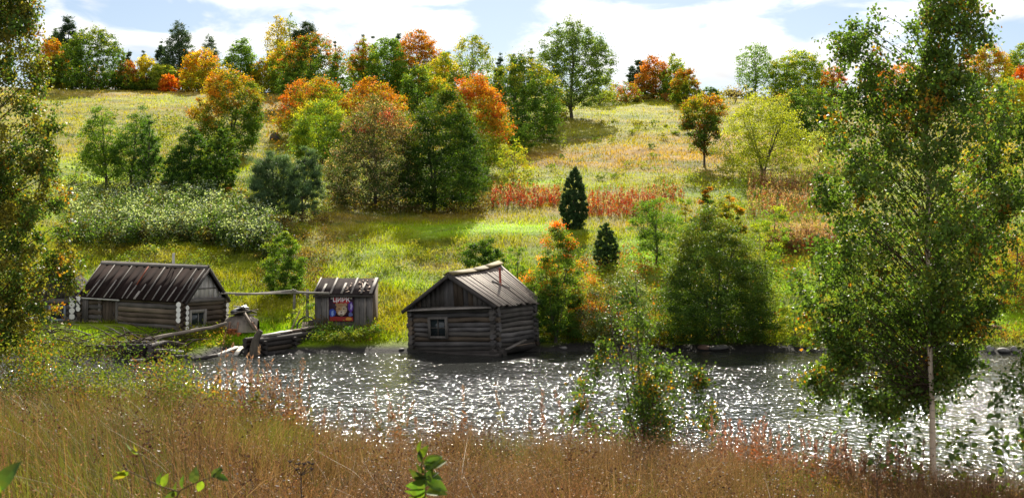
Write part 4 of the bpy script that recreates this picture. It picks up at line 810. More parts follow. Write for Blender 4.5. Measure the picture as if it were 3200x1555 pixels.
def hut():
    rng = np.random.default_rng(5); X0, Y0, Z0, yaw, pit, rol, w, l, hw, hr = -.553, 48.3, .17, -.528, .015, -.037, 3.382, 2.631, 1.51, 1.217
    root = thing('log_hut', 'grey log hut with sagging plank roof leaning over the water', 'hut', (X0, Y0, Z0), 'log buildings by the water'); root.rotation_mode = 'YXZ'; root.rotation_euler = (pit, rol, yaw)
    cols = [GREY * .85, BRN * .78, GREY * .66, A([.10, .092, .088])]; pt = hw / 9
    for (p, q, off) in (((-w, 0), (0, 0), 0), ((0, 0), (0, l), pt * .5), ((-w, l), (0, l), 0), ((-w, 0), (-w, l), pt * .5)):
        m = MB(); fw = (p == (-w, 0) and q == (0, 0))
        log_wall(m, p, q, 0, 9, pt, .2, off - pt * .25, cols, rng, skip=(.235, .425, .42, 1.16) if fw else None); m.build('wall', M_logh, root)
    # window on the front wall
    x0, x1, z0, z1 = -w + .80, -w + 1.43, .50, 1.08
    win = bpy.data.objects.new('window', None); C.objects.link(win); win.parent = root
    m = MB(); f = .09; c = GREY * 1.25
    for (a, b) in (((x0 - f, -.15, z0 - f), (x0, .03, z1 + f)), ((x1, -.15, z0 - f), (x1 + f, .03, z1 + f)), ((x0, -.148, z1), (x1, .03, z1 + f)), ((x0, -.148, z0 - f), (x1, .03, z0))): m.box(a, b, c * rng.uniform(.85, 1.1))
    m.box(((x0 + x1) / 2 - .018, -.12, z0), ((x0 + x1) / 2 + .018, -.07, z1), c * .6); m.box((x0, -.122, (z0 + z1) / 2 - .018), (x1, -.068, (z0 + z1) / 2 + .018), c * .6)
    m.build('frame', M_boardv, win); m = MB(); m.box((x0, -.09, z0), (x1, -.08, z1), (.02, .02, .02)); m.build('pane', gm, win)
    m = MB(); m.box((x0 - .25, -.02, z0 - .2), (x1 + .25, .08, z1 + .2), DK); m.build('dark_backing', M_board, root)  # added dark sheet standing in for the dim inside behind the window
    # gables of upright boards
    for y in (-.06, l + .02):
        g = MB(); n = 17
        for i in range(n):
            a, b = -w + w * i / n, -w + w * (i + 1) / n; ha, hb = hr * (1 - abs(a + w / 2) / (w / 2)), hr * (1 - abs(b + w / 2) / (w / 2)); d = rng.uniform(0, .02)
            g.hexa([(a + .004, y - d, hw - .02), (b - .004, y - d, hw - .02), (b - .004, y + .03, hw - .02), (a + .004, y + .03, hw - .02), (a + .004, y - d, hw + ha), (b - .004, y - d, hw + hb), (b - .004, y + .03, hw + hb), (a + .004, y + .03, hw + ha)], cols[rng.integers(4)] * rng.uniform(.65, 1.15))
        g.build('gable', M_boardv, root)
    m = MB()
    m.hexa([(-w - .1, -.34, hw - .12), (.12, -.34, hw - .05), (.12, -.05, hw + .02), (-w - .1, -.05, hw - .02), (-w - .1, -.34, hw - .09), (.12, -.34, hw - .02), (.12, -.05, hw + .05), (-w - .1, -.05, hw + .01)], GREY * 1.7); m.build('pent_board', M_board, root)
    # roof: planks between a sagging ridge and the eaves
    yf, yb = -.30, l + .55
    Rf, Rb = A([-w / 2 + .06, yf, hw + hr - .06]), A([-w / 2 + .0, yb, hw + hr + .22]); sag = -.07
    E = {1: (A([.24, yf, hw - .10 + .12]), A([.16, yb, hw - .05])), -1: (A([-w - .24, yf, hw - .10]), A([-w - .2, yb, hw - .02]))}
    rf = None
    for sd in (1, -1):
        m = MB(); n = 21; e0, e1 = E[sd]
        for i in range(n):
            q = []; drop = rng.uniform(-.03, .10); lift = rng.uniform(0, .02)
            for u in (i / n + .002, (i + 1) / n - .002):
                rp = Rf + (Rb - Rf) * u + A([0, 0, sag * 4 * u * (1 - u)]); ep = e0 + (e1 - e0) * u; ep = ep + (ep - rp) / np.linalg.norm(ep - rp) * drop; q.append((rp, ep))
            nn = np.cross(q[1][0] - q[0][0], q[0][1] - q[0][0]); nn /= np.linalg.norm(nn); nn = nn if nn[2] > 0 else -nn; th = nn * .03; lf = nn * lift
            c = [A([.19, .155, .13]), A([.15, .12, .10]), A([.21, .18, .15]), A([.13, .105, .09])][rng.integers(4)] * rng.uniform(.8, 1.1)
            m.hexa([q[0][1] + lf, q[1][1] + lf, q[1][0] + lf, q[0][0] + lf, q[0][1] + lf + th, q[1][1] + lf + th, q[1][0] + lf + th, q[0][0] + lf + th], c)
        o = m.build('roof', M_board, root); rf = rf or o
    rp = lambda u: Rf + (Rb - Rf) * u + A([0, 0, sag * 4 * u * (1 - u) + .05])
    for (a, b, c) in ((.0, .5, (.13, .10, .045)), (.42, .74, (.12, .095, .05)), (.70, 1.02, (.16, .125, .055))):
        m = MB(); pa, pb = rp(a), rp(b)
        for sd in (1, -1):
            m.hexa([pa, pb, pb + A([sd * .20, 0, -.10]), pa + A([sd * .20, 0, -.10]), pa + A([0, 0, .035]), pb + A([0, 0, .035]), pb + A([sd * .20, 0, -.065]), pa + A([sd * .20, 0, -.065])], c)
        m.build('ridge_board', M_board, rf)
    m = MB()
    for sd in (1, -1): m.bar(Rf + A([0, -.03, -.06]), E[sd][0] + A([0, -.03, -.06]), .04, .12, DK * 1.6, up=(0, 0, 1))
    m.build('barge_board', M_board, root)
    # stove pipe through the right slope with two pale slats at its foot
    P = lambda u, v: (1 - v) * rp(u) + v * (E[1][0] + (E[1][1] - E[1][0]) * u)
    b = P(.60, .48); m = MB(); m.tube([b - A([0, 0, .3]), b + A([-.01, 0, .62])], [.045, .042], 9, (.28, .06, .04)); m.build('stovepipe', M_metal, root)
    for k, (u0, v0, u1, v1) in enumerate(((.52, .37, .60, .49), (.61, .50, .68, .60))):
        m = MB(); m.bar(P(u0, v0) + A([0, 0, .05]), P(u1, v1) + A([0, 0, .05]), .05, .03, (.65, .6, .52)); m.build('slat', M_paint, rf)
    # heavy base logs, props and a broken plank below the side wall
    m = MB()
    for (p, q, r) in (((-w - .35, .02, -.10), (.35, .02, -.10), .13), ((-w - .1, .5, -.30), (.3, .3, -.30), .12), ((.02, -.3, -.06), (.02, l + .3, -.02), .13), ((-w, -.2, -.1), (-w, l, -.05), .12), ((-w - .25, -.22, -.20), (.3, -.22, -.20), .12), ((-w - .15, -.3, -.36), (.25, -.34, -.36), .11), ((-w + .3, .1, -.46), (.1, .1, -.46), .11)):  # logs before the front wall added to deepen the dark reflection band
        t = np.linspace(0, 1, 5)[:, None]; m.tube(A(p) + (A(q) - A(p)) * t, r, 8, DK * 1.2, jit=.05, rng=rng)
    m.build('base_log', M_logh, root)
    m = MB(); m.bar((.36, .1, .02), (.30, 1.5, .24), .14, .05, GREY * 1.1); m.bar((.40, .7, .10), (.36, 2.0, .10), .12, .04, BRN); m.build('loose_plank', M_board, root)
hut()

def shed():
    rng = np.random.default_rng(6); X0, Y0, Z0, yaw, w, l, hw, hr = -11.626, 49.6, .52, .556, 0, 0, 0, 0
    X0, Z0, yaw, w, l, hw, hr = -11.626, .556, 1.138, 2.32, 4.52, 1.259, 1.10
    root = thing('log_shed', 'long brown log shed with dark felt roof and white painted log ends', 'shed', (X0, Y0, Z0), 'log buildings by the water'); root.rotation_mode = 'YXZ'; root.rotation_euler = (.028, 0, yaw)
    cols = [BRN * .8, BRN * .62, GREY * .8, A([.13, .10, .07])]; n = 7; pt = hw / n
    fr = MB(); log_wall(fr, (0, 0), (0, l * .62), 0, n, pt, .0, pt * .15, cols, rng); 
    for i in range(n):   # the ends that run past the gable
        z = pt * (i + .65); fr.tube([(0, 0, z), (0, -.20, z)], pt * .5, 8, BRN * .8)
    log_wall(fr, (0, l * .80), (0, l), 0, n, pt, 0.05, pt * .15, cols, rng)
    wf = fr.build('wall', M_logh, root)
    gb = MB(); log_wall(gb, (0, 0), (w, 0), 0, n, pt, .22, -pt * .25, cols, rng, skip=(.10, .52, .28, .88)); wg = gb.build('wall', M_logh, root)
    m = MB(); log_wall(m, (w, 0), (w, l), 0, n, pt, .2, pt * .15, cols, rng); wb = m.build('wall', M_logh, root)
    m = MB(); log_wall(m, (0, l), (w, l), 0, n, pt, .2, -pt * .25, cols, rng); wl = m.build('wall', M_logh, root)
    def disc(c, d, r, par):
        c, d = A(c, float), A(d, float); mm = MB(); mm.tube([c, c + d * .012], [r * 1.08, r * 1.08], 8, (.82, .80, .74), jit=.04, rng=rng); mm.build('log_end', M_paint, par)
    for i in range(n - 1):
        disc((0, -.2, pt * (i + .65)), (0, -1, 0), pt * .47, wf)
        disc((w, -.2 * 1.05, pt * (i + .65)), (0, -1, 0), pt * .47, wb)
    for i in range(3, n): disc((-.235, 0, pt * (i + .25)), (-1, 0, 0), pt * .52, wg)
    for i in range(4, n): disc((-.235, l, pt * (i + .25)), (-1, 0, 0), pt * .52, wl)
    # door bay
    m = MB()
    for k in range(4): m.box((-.03, l * (.655 + .035 * k), .05), (.02, l * (.655 + .035 * k) + l * .033, 1.15), BRN * rng.uniform(.55, .8))
    dr = m.build('door', M_boardv, root); m = MB(); m.box((-.06, l * .67, .55), (-.03, l * .675, .7), (.05, .04, .04)); m.build('handle', M_metal, dr)
    for y in (.625, .80):
        m = MB(); m.box((-.09, l * y, -.05), (.06, l * y + .11, hw), GREY * 1.05); m.build('door_post', M_boardv, root)
    m = MB(); m.box((-.08, l * .65, hw - .13), (.05, l * .80, hw), BRN * .7); m.build('lintel', M_board, root)
    m = MB()
    for k in range(5): m.box((-.13, l * (.92 + .022 * k), .0), (-.10, l * (.92 + .022 * k) + l * .02, hw - .05), GREY * rng.uniform(.6, .95))
    m.build('board_patch', M_boardv, root)
    m = MB(); m.box((.1, .1, .0), (w - .1, l - .1, hw), DK * .6); m.build('dark_core', M_board, root)  # solid dark box standing in for the shade behind the log gaps
    # gable sheet and window
    g = MB(); y = -.04; nb = 8
    for i in range(nb):
        a, b = w * i / nb, w * (i + 1) / nb; ha, hb = hr * (1 - abs(a - w / 2) / (w / 2)), hr * (1 - abs(b - w / 2) / (w / 2))
        g.hexa([(a + .006, y, hw - .02), (b - .006, y, hw - .02), (b - .006, y + .04, hw - .02), (a + .006, y + .04, hw - .02), (a + .006, y, hw + ha), (b - .006, y, hw + hb), (b - .006, y + .04, hw + hb), (a + .006, y + .04, hw + ha)], A([.50, .47, .43]) * rng.uniform(.85, 1.05))
    g.box((.15, y - .02, hw + .38), (w - .5, y - .002, hw + .42), GREY); gp_ = g.build('gable', M_boardv, root)
    m = MB(); m.tube([(-.1, -.10, hw - .02), (w + .1, -.10, hw - .02)], .07, 7, GREY); m.build('tie_beam', M_logh, root)
    win = bpy.data.objects.new('window', None); C.objects.link(win); win.parent = root; x0, x1, z0, z1 = .34, 1.08, .34, .80; f = .12; c = A([.24, .22, .19]); m = MB()
    for (a, b) in (((x0 - f, -.14, z0 - f), (x0, .02, z1 + f)), ((x1, -.14, z0 - f), (x1 + f, .02, z1 + f)), ((x0, -.138, z1), (x1, .02, z1 + f)), ((x0, -.138, z0 - f), (x1, .02, z0))): m.box(a, b, c)
    m.box((x0 + .42, -.1, z0), (x0 + .45, -.07, z1), c); m.build('frame', M_boardv, win); m = MB(); m.box((x0, -.08, z0), (x1, -.07, z1), (.02, .02, .02)); m.build('pane', gm, win)
    # roof
    sl = hr / (w / 2); oe, yf, yb = .13, -.22, l + .14; th = .05
    R = lambda y: A([w / 2, y, hw + hr + .05]); Ef = lambda y: A([-oe, y, hw - sl * oe + .05]); Eb = lambda y: A([w + oe, y, hw - sl * oe + .05])
    m = MB(); nn = A([-sl, 0, 1]) / math.hypot(sl, 1) * th; nb_ = A([sl, 0, 1]) / math.hypot(sl, 1) * th; st = 14
    for k in range(st):
        y0, y1 = yf + (yb - yf) * k / st, yf + (yb - yf) * (k + 1) / st; c = A([.022, .015, .0135]) * rng.uniform(.8, 1.25)
        m.hexa([Ef(y0), R(y0), R(y1), Ef(y1), Ef(y0) + nn, R(y0) + A([0, 0, th]), R(y1) + A([0, 0, th]), Ef(y1) + nn], c); m.hexa([R(y0), Eb(y0), Eb(y1), R(y1), R(y0) + A([0, 0, th]), Eb(y0) + nb_, Eb(y1) + nb_, R(y1) + A([0, 0, th])], c)
    rf = m.build('roof', M_felt, root)
    S = lambda u, v: R(yb + (yf - yb) * u) * (1 - v) + Ef(yb + (yf - yb) * u) * v + nn * 1.35   # u from left end to right end, v from ridge to eave
    for (u, v0, v1, wd, c) in ((.012, 0, 1, .05, .45), (.148, 0, 1, .055, .5), (.314, 0, 1, .055, .5), (.468, 0, .62, .06, -1), (.478, .62, 1, .055, .42), (.622, 0, 1, .06, .52), (.788, 0, 1, .055, .5), (.911, 0, 1, .05, .46), (.985, 0, 1, .08, .33),
            (.11, .52, 1, .055, .5), (.262, .5, 1, .055, .5), (.42, .54, 1, .055, .48), (.556, .58, .78, .055, .5), (.545, .78, 1, .12, .45), (.70, .6, 1, .055, .48), (.845, .62, 1, .05, .48), (.94, .35, .62, .045, .4)):
        m = MB(); c = A([.22, .06, .03]) if c < 0 else A([.50, .45, .40]) * c * rng.uniform(.6, 1.05); m.bar(S(u, v0), S(u + rng.normal(0, .006), v1), wd * .8, .025, c, up=tuple(nn / th)); m.build('batten', M_board, rf)
    m = MB(); m.bar(R(yf) + A([0, 0, .07]), R(yb) + A([0, 0, .07]), .09, .03, GREY * 1.5); m.bar(S(0, .035), S(1, .035), .16, .03, GREY * .9, up=tuple(nn / th)); m.build('ridge_board', M_board, rf)
    m = MB(); m.bar(Ef(l * .60) + A([-.02, 0, -.03]), Ef(yb + .1) + A([-.02, 0, -.03]), .05, .05, A([.42, .40, .36])); m.build('eave_board', M_board, root)
    m = MB()
    for e in (Ef, Eb): m.bar(R(yf - .02) - A([0, 0, .04]), e(yf - .02) - A([0, 0, .04]), .03, .11, DK * 1.5)
    m.build('barge_board', M_board, root)
    b = R(1.45); m = MB(); m.tube([b - A([-.1, 0, .3]), b + A([.1, 0, .46])], .05, 9, (.45, .42, .38)); m.build('chimney_pipe', M_metal, root)
shed()

def barn():   # the neighbour half hidden by the birch
    rng = np.random.default_rng(8); x0, _, z0 = at(70, 836, 51.5); x1 = at(186, 836, 51.5)[0]; w, l, hw, hr = x1 - x0, 2.6, 1.3, .95
    root = thing('log_cabin', 'small grey log cabin half hidden behind the left birch', 'cabin', (x0, 51.5, z0), 'log buildings by the water'); n = 6; pt = hw / n; cols = [GREY * 1.2, A([.17, .18, .20]), GREY * .9]
    for (p, q, off) in (((0, 0), (w, 0), 0), ((0, l), (w, l), 0), ((0, 0), (0, l), pt / 2), ((w, 0), (w, l), pt / 2)):
        m = MB(); log_wall(m, p, q, 0, n, pt, .18, off - pt * .25, cols, rng, skip=(.48, .84, .45, .95) if p == (0, 0) and q == (w, 0) else None); m_last = m.build('wall', M_logh, root)
    for i in range(2, n):
        for xx in (w,):
            mm = MB(); mm.tube([(xx, -.22, pt * (i + .75)), (xx, -.245, pt * (i + .75))], [pt * .5] * 2, 8, (.66, .64, .58), jit=.04, rng=rng); mm.build('log_end', M_paint, m_last)
    m = MB(); nb = 10
    for i in range(nb):
        a, b = w * i / nb, w * (i + 1) / nb; ha, hb = hr * (1 - abs(a - w / 2) / (w / 2)), hr * (1 - abs(b - w / 2) / (w / 2))
        m.hexa([(a + .004, -.05, hw - .05), (b - .004, -.05, hw - .05), (b - .004, .0, hw - .05), (a + .004, .0, hw - .05), (a + .004, -.05, hw + ha), (b - .004, -.05, hw + hb), (b - .004, 0, hw + hb), (a + .004, 0, hw + ha)], DK * rng.uniform(1.6, 2.6))
    m.build('gable', M_boardv, root)
    m = MB(); sl = hr / (w / 2)
    for sd in (0, 1):
        e = -.32 if sd == 0 else w + .32; ez = hw - sl * .32 + .04; c = DK * 1.1
        m.hexa([(e, -.3, ez), (w / 2, -.3, hw + hr + .04), (w / 2, l + .2, hw + hr + .04), (e, l + .2, ez), (e, -.3, ez + .06), (w / 2, -.3, hw + hr + .1), (w / 2, l + .2, hw + hr + .1), (e, l + .2, ez + .06)], c)
    m.build('roof', M_felt, root)
    win = bpy.data.objects.new('window', None); C.objects.link(win); win.parent = root; a0, a1, b0, b1 = w * .52, w * .80, .50, .92; m = MB(); c = A([.2, .22, .24])
    for (p, q) in (((a0 - .07, -.13, b0 - .07), (a0, .02, b1 + .07)), ((a1, -.13, b0 - .07), (a1 + .07, .02, b1 + .07)), ((a0, -.128, b1), (a1, .02, b1 + .07)), ((a0, -.128, b0 - .07), (a1, .02, b0))): m.box(p, q, c)
    m.build('frame', M_paint, win); m = MB(); m.box((a0, -.09, b0), (a1, -.08, b1), (.02, .02, .02)); m.build('pane', gm, win)
    m = MB(); m.box((.1, .1, 0), (w - .1, l - .1, hw), DK * .6); m.build('dark_core', M_board, root)  # dark fill in place of the cabin's own inner shade
barn()

def outhouse():
    rng = np.random.default_rng(9); Y = 52.3; xl, _, _ = at(793, 800, Y); xr, _, _ = at(938, 800, Y); w = xr - xl; zg = at(0, 830, Y)[2]; zt = at(0, 742, Y)[2] - zg; d = 1.25
    root = thing('plank_shed', 'small grey plank shed with battened lean-to roof behind the jetty', 'shed', (xl, Y, zg)); n = 9; root.rotation_euler = (0, 0, -.05)
    m = MB()
    for i in range(n): a = w * i / n; m.box((a + .004, -rng.uniform(0, .02), -.25), (a + w / n - .004, .03, zt), GREY * 1.15 * rng.uniform(.7, 1.15) + A([0, .003, .008]))
    m.box((w * .215, -.045, -.2), (w * .235, -.02, zt), GREY * 2.2); m.box((w * .86, -.05, -.2), (w * .88, -.02, zt), GREY * 1.6); m.build('wall', M_boardv, root)
    zr = at(0, 703, Y + d * .9)[2] - zg
    for x in (0, w):
        m = MB(); m.hexa([(x - .02, .03, -.25), (x + .02, .03, -.25), (x + .02, d, -.25), (x - .02, d, -.25), (x - .02, .03, zt), (x + .02, .03, zt), (x + .02, d, zr - .05), (x - .02, d, zr - .05)], BRN * .8); m.build('wall', M_boardv, root)
    m = MB(); m.box((.02, d - .03, -.2), (w - .02, d, zr - .06), BRN * .6); m.build('wall', M_boardv, root)
    p = lambda u, v: A([-.06 + (w + .12) * u + .03 * v, -.10 + (d * .9 + .1) * v, zt + .02 + (zr - zt) * v])
    m = MB(); k = 12
    for i in range(k):
        a, b = i / k, (i + 1) / k; m.hexa([p(a, 0), p(b, 0), p(b, 1), p(a, 1)] + [q + A([0, 0, .04]) for q in (p(a, 0), p(b, 0), p(b, 1), p(a, 1))], A([.028, .022, .021]) * rng.uniform(.8, 1.3))
    rf = m.build('roof', M_felt, root); nn = np.cross(p(1, 0) - p(0, 0), p(0, 1) - p(0, 0)); nn /= np.linalg.norm(nn)
    for (u, v0, v1, wd) in ((.012, 0, 1, .05), (.145, 0, .6, .08), (.29, 0, 1, .07), (.47, 0, .65, .08), (.63, 0, 1, .06), (.79, 0, .7, .07), (.95, 0, 1, .11)):
        m = MB(); m.bar(p(u, v0) + nn * .06, p(u + .01, v1) + nn * .06, wd, .03, A([.27, .24, .21]) * rng.uniform(.75, 1), up=tuple(nn)); m.build('batten', M_board, rf)
    for i in range(26):   # peeling felt strips and shreds on the right half
        u, v = rng.uniform(.5, .93), rng.uniform(.08, .92); a = rng.uniform(0, 3.1); e = rng.uniform(.03, .07)
        m = MB(); m.bar(p(u, v) + nn * .052, p(min(u + e * math.cos(a), .97), np.clip(v + e * 4 * math.sin(a) * .5, .02, .98)) + nn * .058, .035, .01, A([.34, .24, .18]) * rng.uniform(.6, 1.1), up=tuple(nn)); m.build('felt_strip', M_board, rf)
    m = MB(); m.bar(p(0, 0) - A([0, .02, .05]), p(1, 0) - A([0, .02, .05]), .03, .08, DK * 1.4); m.build('eave_board', M_board, root)
    # the poster on its front
    px0 = w * (828.6 - 793) / 145; px1 = w * (891 - 793) / 145; pw = px1 - px0; ph = .955; z1 = zt - .02; z0 = z1 - ph
    ps = thing('circus_poster', 'circus poster with a tiger face and white lettering on red, pasted on the plank shed', 'poster', (xl, Y, zg)); ps.rotation_euler = root.rotation_euler
    X = lambda u: px0 + pw * u; Z = lambda v: z0 + ph * v; y = -.052
    m = MB(); m.box((X(0), y, Z(0)), (X(1), y + .006, Z(1)), (.035, .014, .03)); m.build('sheet', M_print, ps)
    def fan(mb, pts, col, yy): mb.add([(X(a), yy, Z(b)) for a, b in pts] + [(X(np.mean([a for a, _ in pts])), yy, Z(np.mean([b for _, b in pts])))], t=[[i, (i + 1) % len(pts), len(pts)] for i in range(len(pts))], col=col)
    def ell(u, v, a, b, n=18, j=0): return [(u + a * math.cos(6.2832 * i / n) * (1 + rng.uniform(-j, j)), v + b * math.sin(6.2832 * i / n) * (1 + rng.uniform(-j, j))) for i in range(n)]
    m = MB(); y1 = y - .004
    fan(m, [(.17, .72), (.83, .70), (.80, .99), (.20, .99)], (.36, .015, .02), y1); m.build('red_band', M_print, ps); m = MB(); fan(m, [(.02, .02), (.98, .02), (.97, .18), (.03, .20)], (.26, .02, .015), y1)
    m.build('red_band', M_print, ps)
    for fs in (((.14, .34, .13, .16, .15, (.03, .06, .32), .001), (.14, .33, .05, .11, .3, (.22, .32, .62), .003)), ((.88, .56, .11, .20, .15, (.09, .03, .26), .001), (.90, .6, .04, .12, .3, (.42, .38, .62), .003)), ((.88, .28, .09, .08, .2, (.10, .12, .3), .001),), ((.80, .10, .13, .07, .2, (.5, .22, .03), .002),)):
        m = MB()
        for (a, b, c, d_, jj, cc, dy) in fs: fan(m, ell(a, b, c, d_, 18, jj), cc, y1 - dy)
        m.build('printed_figure', M_print, ps)
    m = MB(); y2 = y1 - .004
    fan(m, ell(.50, .47, .22, .25), (.40, .23, .11), y2); fan(m, ell(.33, .66, .07, .065), (.34, .18, .08), y2 + .001); fan(m, ell(.67, .66, .07, .065), (.38, .22, .12), y2 + .001)
    fan(m, ell(.62, .46, .11, .16), (.46, .36, .24), y2 - .002); fan(m, ell(.50, .33, .13, .10), (.58, .48, .38), y2 - .003)
    for (a, b, p_, q_) in ((.44, .40, .035, .03), (.56, .40, .035, .03)): pass
    fan(m, [(.45, .40), (.55, .40), (.50, .34)], (.10, .03, .03), y2 - .005); fan(m, ell(.50, .27, .07, .022), (.05, .02, .02), y2 - .005)
    for u in (.41, .60): fan(m, ell(u, .50, .035, .022), (.03, .02, .01), y2 - .005)
    for s in range(7):
        u = .36 + .05 * s; fan(m, [(u, .60), (u + .016, .60), (.5 + (u - .5) * .8 + .008, .68)], (.07, .03, .015), y2 - .005)
    for sd in (-1, 1):
        for k in range(4): v = .34 + .07 * k; fan(m, [(.5 + sd * .21, v), (.5 + sd * .21, v + .022), (.5 + sd * .12, v + .005)], (.07, .03, .015), y2 - .005)
    m.build('tiger_face', M_print, ps)
    def text(body, u, v, size, col, nm, yy):
        cu = bpy.data.curves.new(nm, 'FONT'); cu.body = body; cu.size = size; cu.align_x = 'CENTER'; cu.align_y = 'CENTER'; cu.extrude = .002; cu.offset = .004
        tmp = bpy.data.objects.new('tmp_text', cu); C.objects.link(tmp); dg = bpy.context.evaluated_depsgraph_get(); me = bpy.data.meshes.new_from_object(tmp.evaluated_get(dg)); bpy.data.objects.remove(tmp); bpy.data.curves.remove(cu)
        a = me.attributes.new('Col', 'FLOAT_COLOR', 'POINT'); a.data.foreach_set('color', np.tile(A([*col, 1.]), len(me.vertices)).astype(np.float32)); me.materials.clear(); me.materials.append(M_print)
        o = link(nm, me, ps); o.rotation_euler = (math.pi / 2, 0, 0); o.location = (X(u), yy, Z(v)); return o
    text('ЦИРК', .5, .845, .235, (.85, .82, .84), 'lettering', y1 - .008)
    text('21', .12, .90, .09, (.55, .5, .4), 'lettering', y1 - .008); text('14', .89, .90, .09, (.55, .5, .4), 'lettering', y1 - .008)
outhouse()

# ------------------------------------------------------------------ yard between the shed and the plank shed
def rail():
    rng = np.random.default_rng(12); Y = Y_of(745, 824); root = thing('wooden_rail', 'long weathered pole rail on two posts between the log shed and the plank shed', 'rail', at(745, 830, Y)); o_ = A(root.location); c = A([.26, .235, .20])
    for pts in ([(556, 737, 51.3), (640, 739, Y - .5), (745, 736, Y)], [(655, 737, Y - .1), (740, 735, Y - .05), (828, 738, Y - .6)], [(590, 741, Y - .4), (660, 738, Y - .1), (745, 730, Y - .08)]):
        m = MB(); m.tube([A(at(*q)) - o_ for q in pts], rng.uniform(.032, .05), 7, c * rng.uniform(.8, 1.1), jit=.06, rng=rng); m.build('rail_pole', M_logh, root)
    m = MB(); m.bar(A(at(735, 727, Y - .1)) - o_, A(at(776, 745, Y - .1)) - o_, .07, .04, c * 1.1); m.build('cross_piece', M_board, root)
    for (px, t, b, r) in ((741, 738, 820, .05), (774, 728, 834, .06)):
        m = MB(); m.tube([A(at(px - 2, b, Y)) - o_ - A([0, 0, .2]), A(at(px, t, Y)) - o_], [r * 1.1, r], 7, c * .8, jit=.05, rng=rng); m.build('post', M_logh, root)
rail()
def pole(name, label, cat, a, b, r, col, mat=None, group=None, r2=None):
    rng = np.random.default_rng(int(a[0])); a, b = A(at(*a)), A(at(*b)); root_loc = a; m = MB(); t = np.linspace(0, 1, 7)[:, None]
    m.tube((b - a) * t + np.c_[np.zeros((7, 2)), rng.normal(0, .012, 7)], np.linspace(r, r2 or r * .75, 7), 7, col, jit=.05, rng=rng); o = m.build(name, mat or M_logh); o.location = root_loc
    return tag(o, label, cat, group)
def plank(name, label, a, b, w, h, col, group=None, cat='plank'):
    a, b = A(at(*a)), A(at(*b)); m = MB(); m.bar((0, 0, 0), b - a, w, h, col); o = m.build(name, M_board); o.location = a; return tag(o, label, cat, group)
pole('log_pole', 'long peeled pole leaning across the front of the log shed', 'pole', (325, 862, 47.2), (571, 815, 48.2), .075, (.24, .20, .16))
pole('leaning_pole', 'thin pole leaning against the rail beside the plank shed', 'pole', (729, 838, Y_of(729, 838)), (754, 782, Y_of(729, 838) + .3), .035, (.30, .24, .15))
plank('floating_plank', 'long pale plank sloping from the jetty into the water', (532, 899, 47.6), (596, 872, 48.8), .16, .05, (.55, .53, .48), 'loose planks by the jetty')
plank('floating_plank', 'short pale plank next to the jetty end', (592, 893, 47.9), (608, 872, 49.0), .15, .05, (.5, .47, .4), 'loose planks by the jetty')
plank('old_beam', 'dark beam drifting at the waterline left of the jetty', (486, 905, 46.4), (545, 893, 47.2), .14, .10, DK * 1.5, 'loose planks by the jetty')
plank('weathered_board', 'grey edge-lit board on top of the dark debris left of the water', (300, 877, 46.6), (362, 882, 46.4), .2, .04, (.34, .32, .28), 'boards in the shore debris')
plank('weathered_board', 'pale thin board lying right in the shore debris', (378, 876, 46.8), (460, 884, 46.6), .14, .05, (.40, .38, .33), 'boards in the shore debris')
plank('weathered_board', 'short low board half sunk among the bank weeds', (328, 905, 45.6), (366, 904, 45.6), .2, .06, (.28, .25, .2), 'boards in the shore debris')
def crib():
    rng = np.random.default_rng(15); a, _, z = at(250, 905, 46.2); root = thing('sunken_crib', 'dark rotten log crib in the debris before the log shed', 'crib', (a, 46.2, .0))
    m = MB()
    for k in range(3):
        for (p, q) in (((-.8, .1 * k, .10 + .17 * k), (2.8 - .5 * k, .0, .12 + .17 * k)), ((-.6, 1.0, .12 + .17 * k), (2.4, .9, .14 + .17 * k)), ((-.3 + .2 * k, -.2, .18 + .15 * k), (-.2, 1.2, .2 + .15 * k)), ((1.7, -.2, .18 + .15 * k), (1.9, 1.2, .2 + .15 * k))):
            m.tube([A(p), (A(p) + A(q)) / 2 + rng.normal(0, .02, 3), A(q)], rng.uniform(.07, .10), 7, [DK * 1.5, BRN * .5, DK * 2][rng.integers(3)], jit=.06, rng=rng)
    m.build('logs', M_logh, root)
    m = MB(); m.box((.7, -.12, .15), (1.55, -.02, .55), DK * .7); m.build('board_face', M_board, root)
crib()
def driftwood(seed, label, x0, x1, y0, y1, Y0, Y1, n):
    rng = np.random.default_rng(seed); m = MB(); o_ = A(at((x0 + x1) / 2, y1, (Y0 + Y1) / 2)); 
    for i in range(n):
        Y = rng.uniform(Y0, Y1); px, py = rng.uniform(x0, x1), rng.uniform(y0, y1); p = A(at(px, py, Y)); p[2] = max(p[2], float(ground(p[0], p[1])) + .02); a = rng.uniform(-.6, .6) + (math.pi if rng.random() < .5 else 0); L = rng.uniform(.4, 1.3)
        d = A([math.cos(a), rng.normal(0, .3), rng.normal(.08, .25)]) * L; k = rng.normal(0, .08, 3)
        m.tube([p - o_, p + d * .5 + k - o_, p + d - o_], [rng.uniform(.012, .035), .02, .006], 5, [(.16, .14, .12), (.07, .05, .035), (.10, .075, .055), (.05, .035, .025)][rng.integers(4)], rng=rng)
    o = m.build('brushwood', M_bark); o.location = o_; tag(o, label, 'brushwood', kind='stuff')
driftwood(16, 'tangled grey brushwood heaped along the shore below the log shed', 70, 480, 838, 888, 46.0, 49.2, 110)
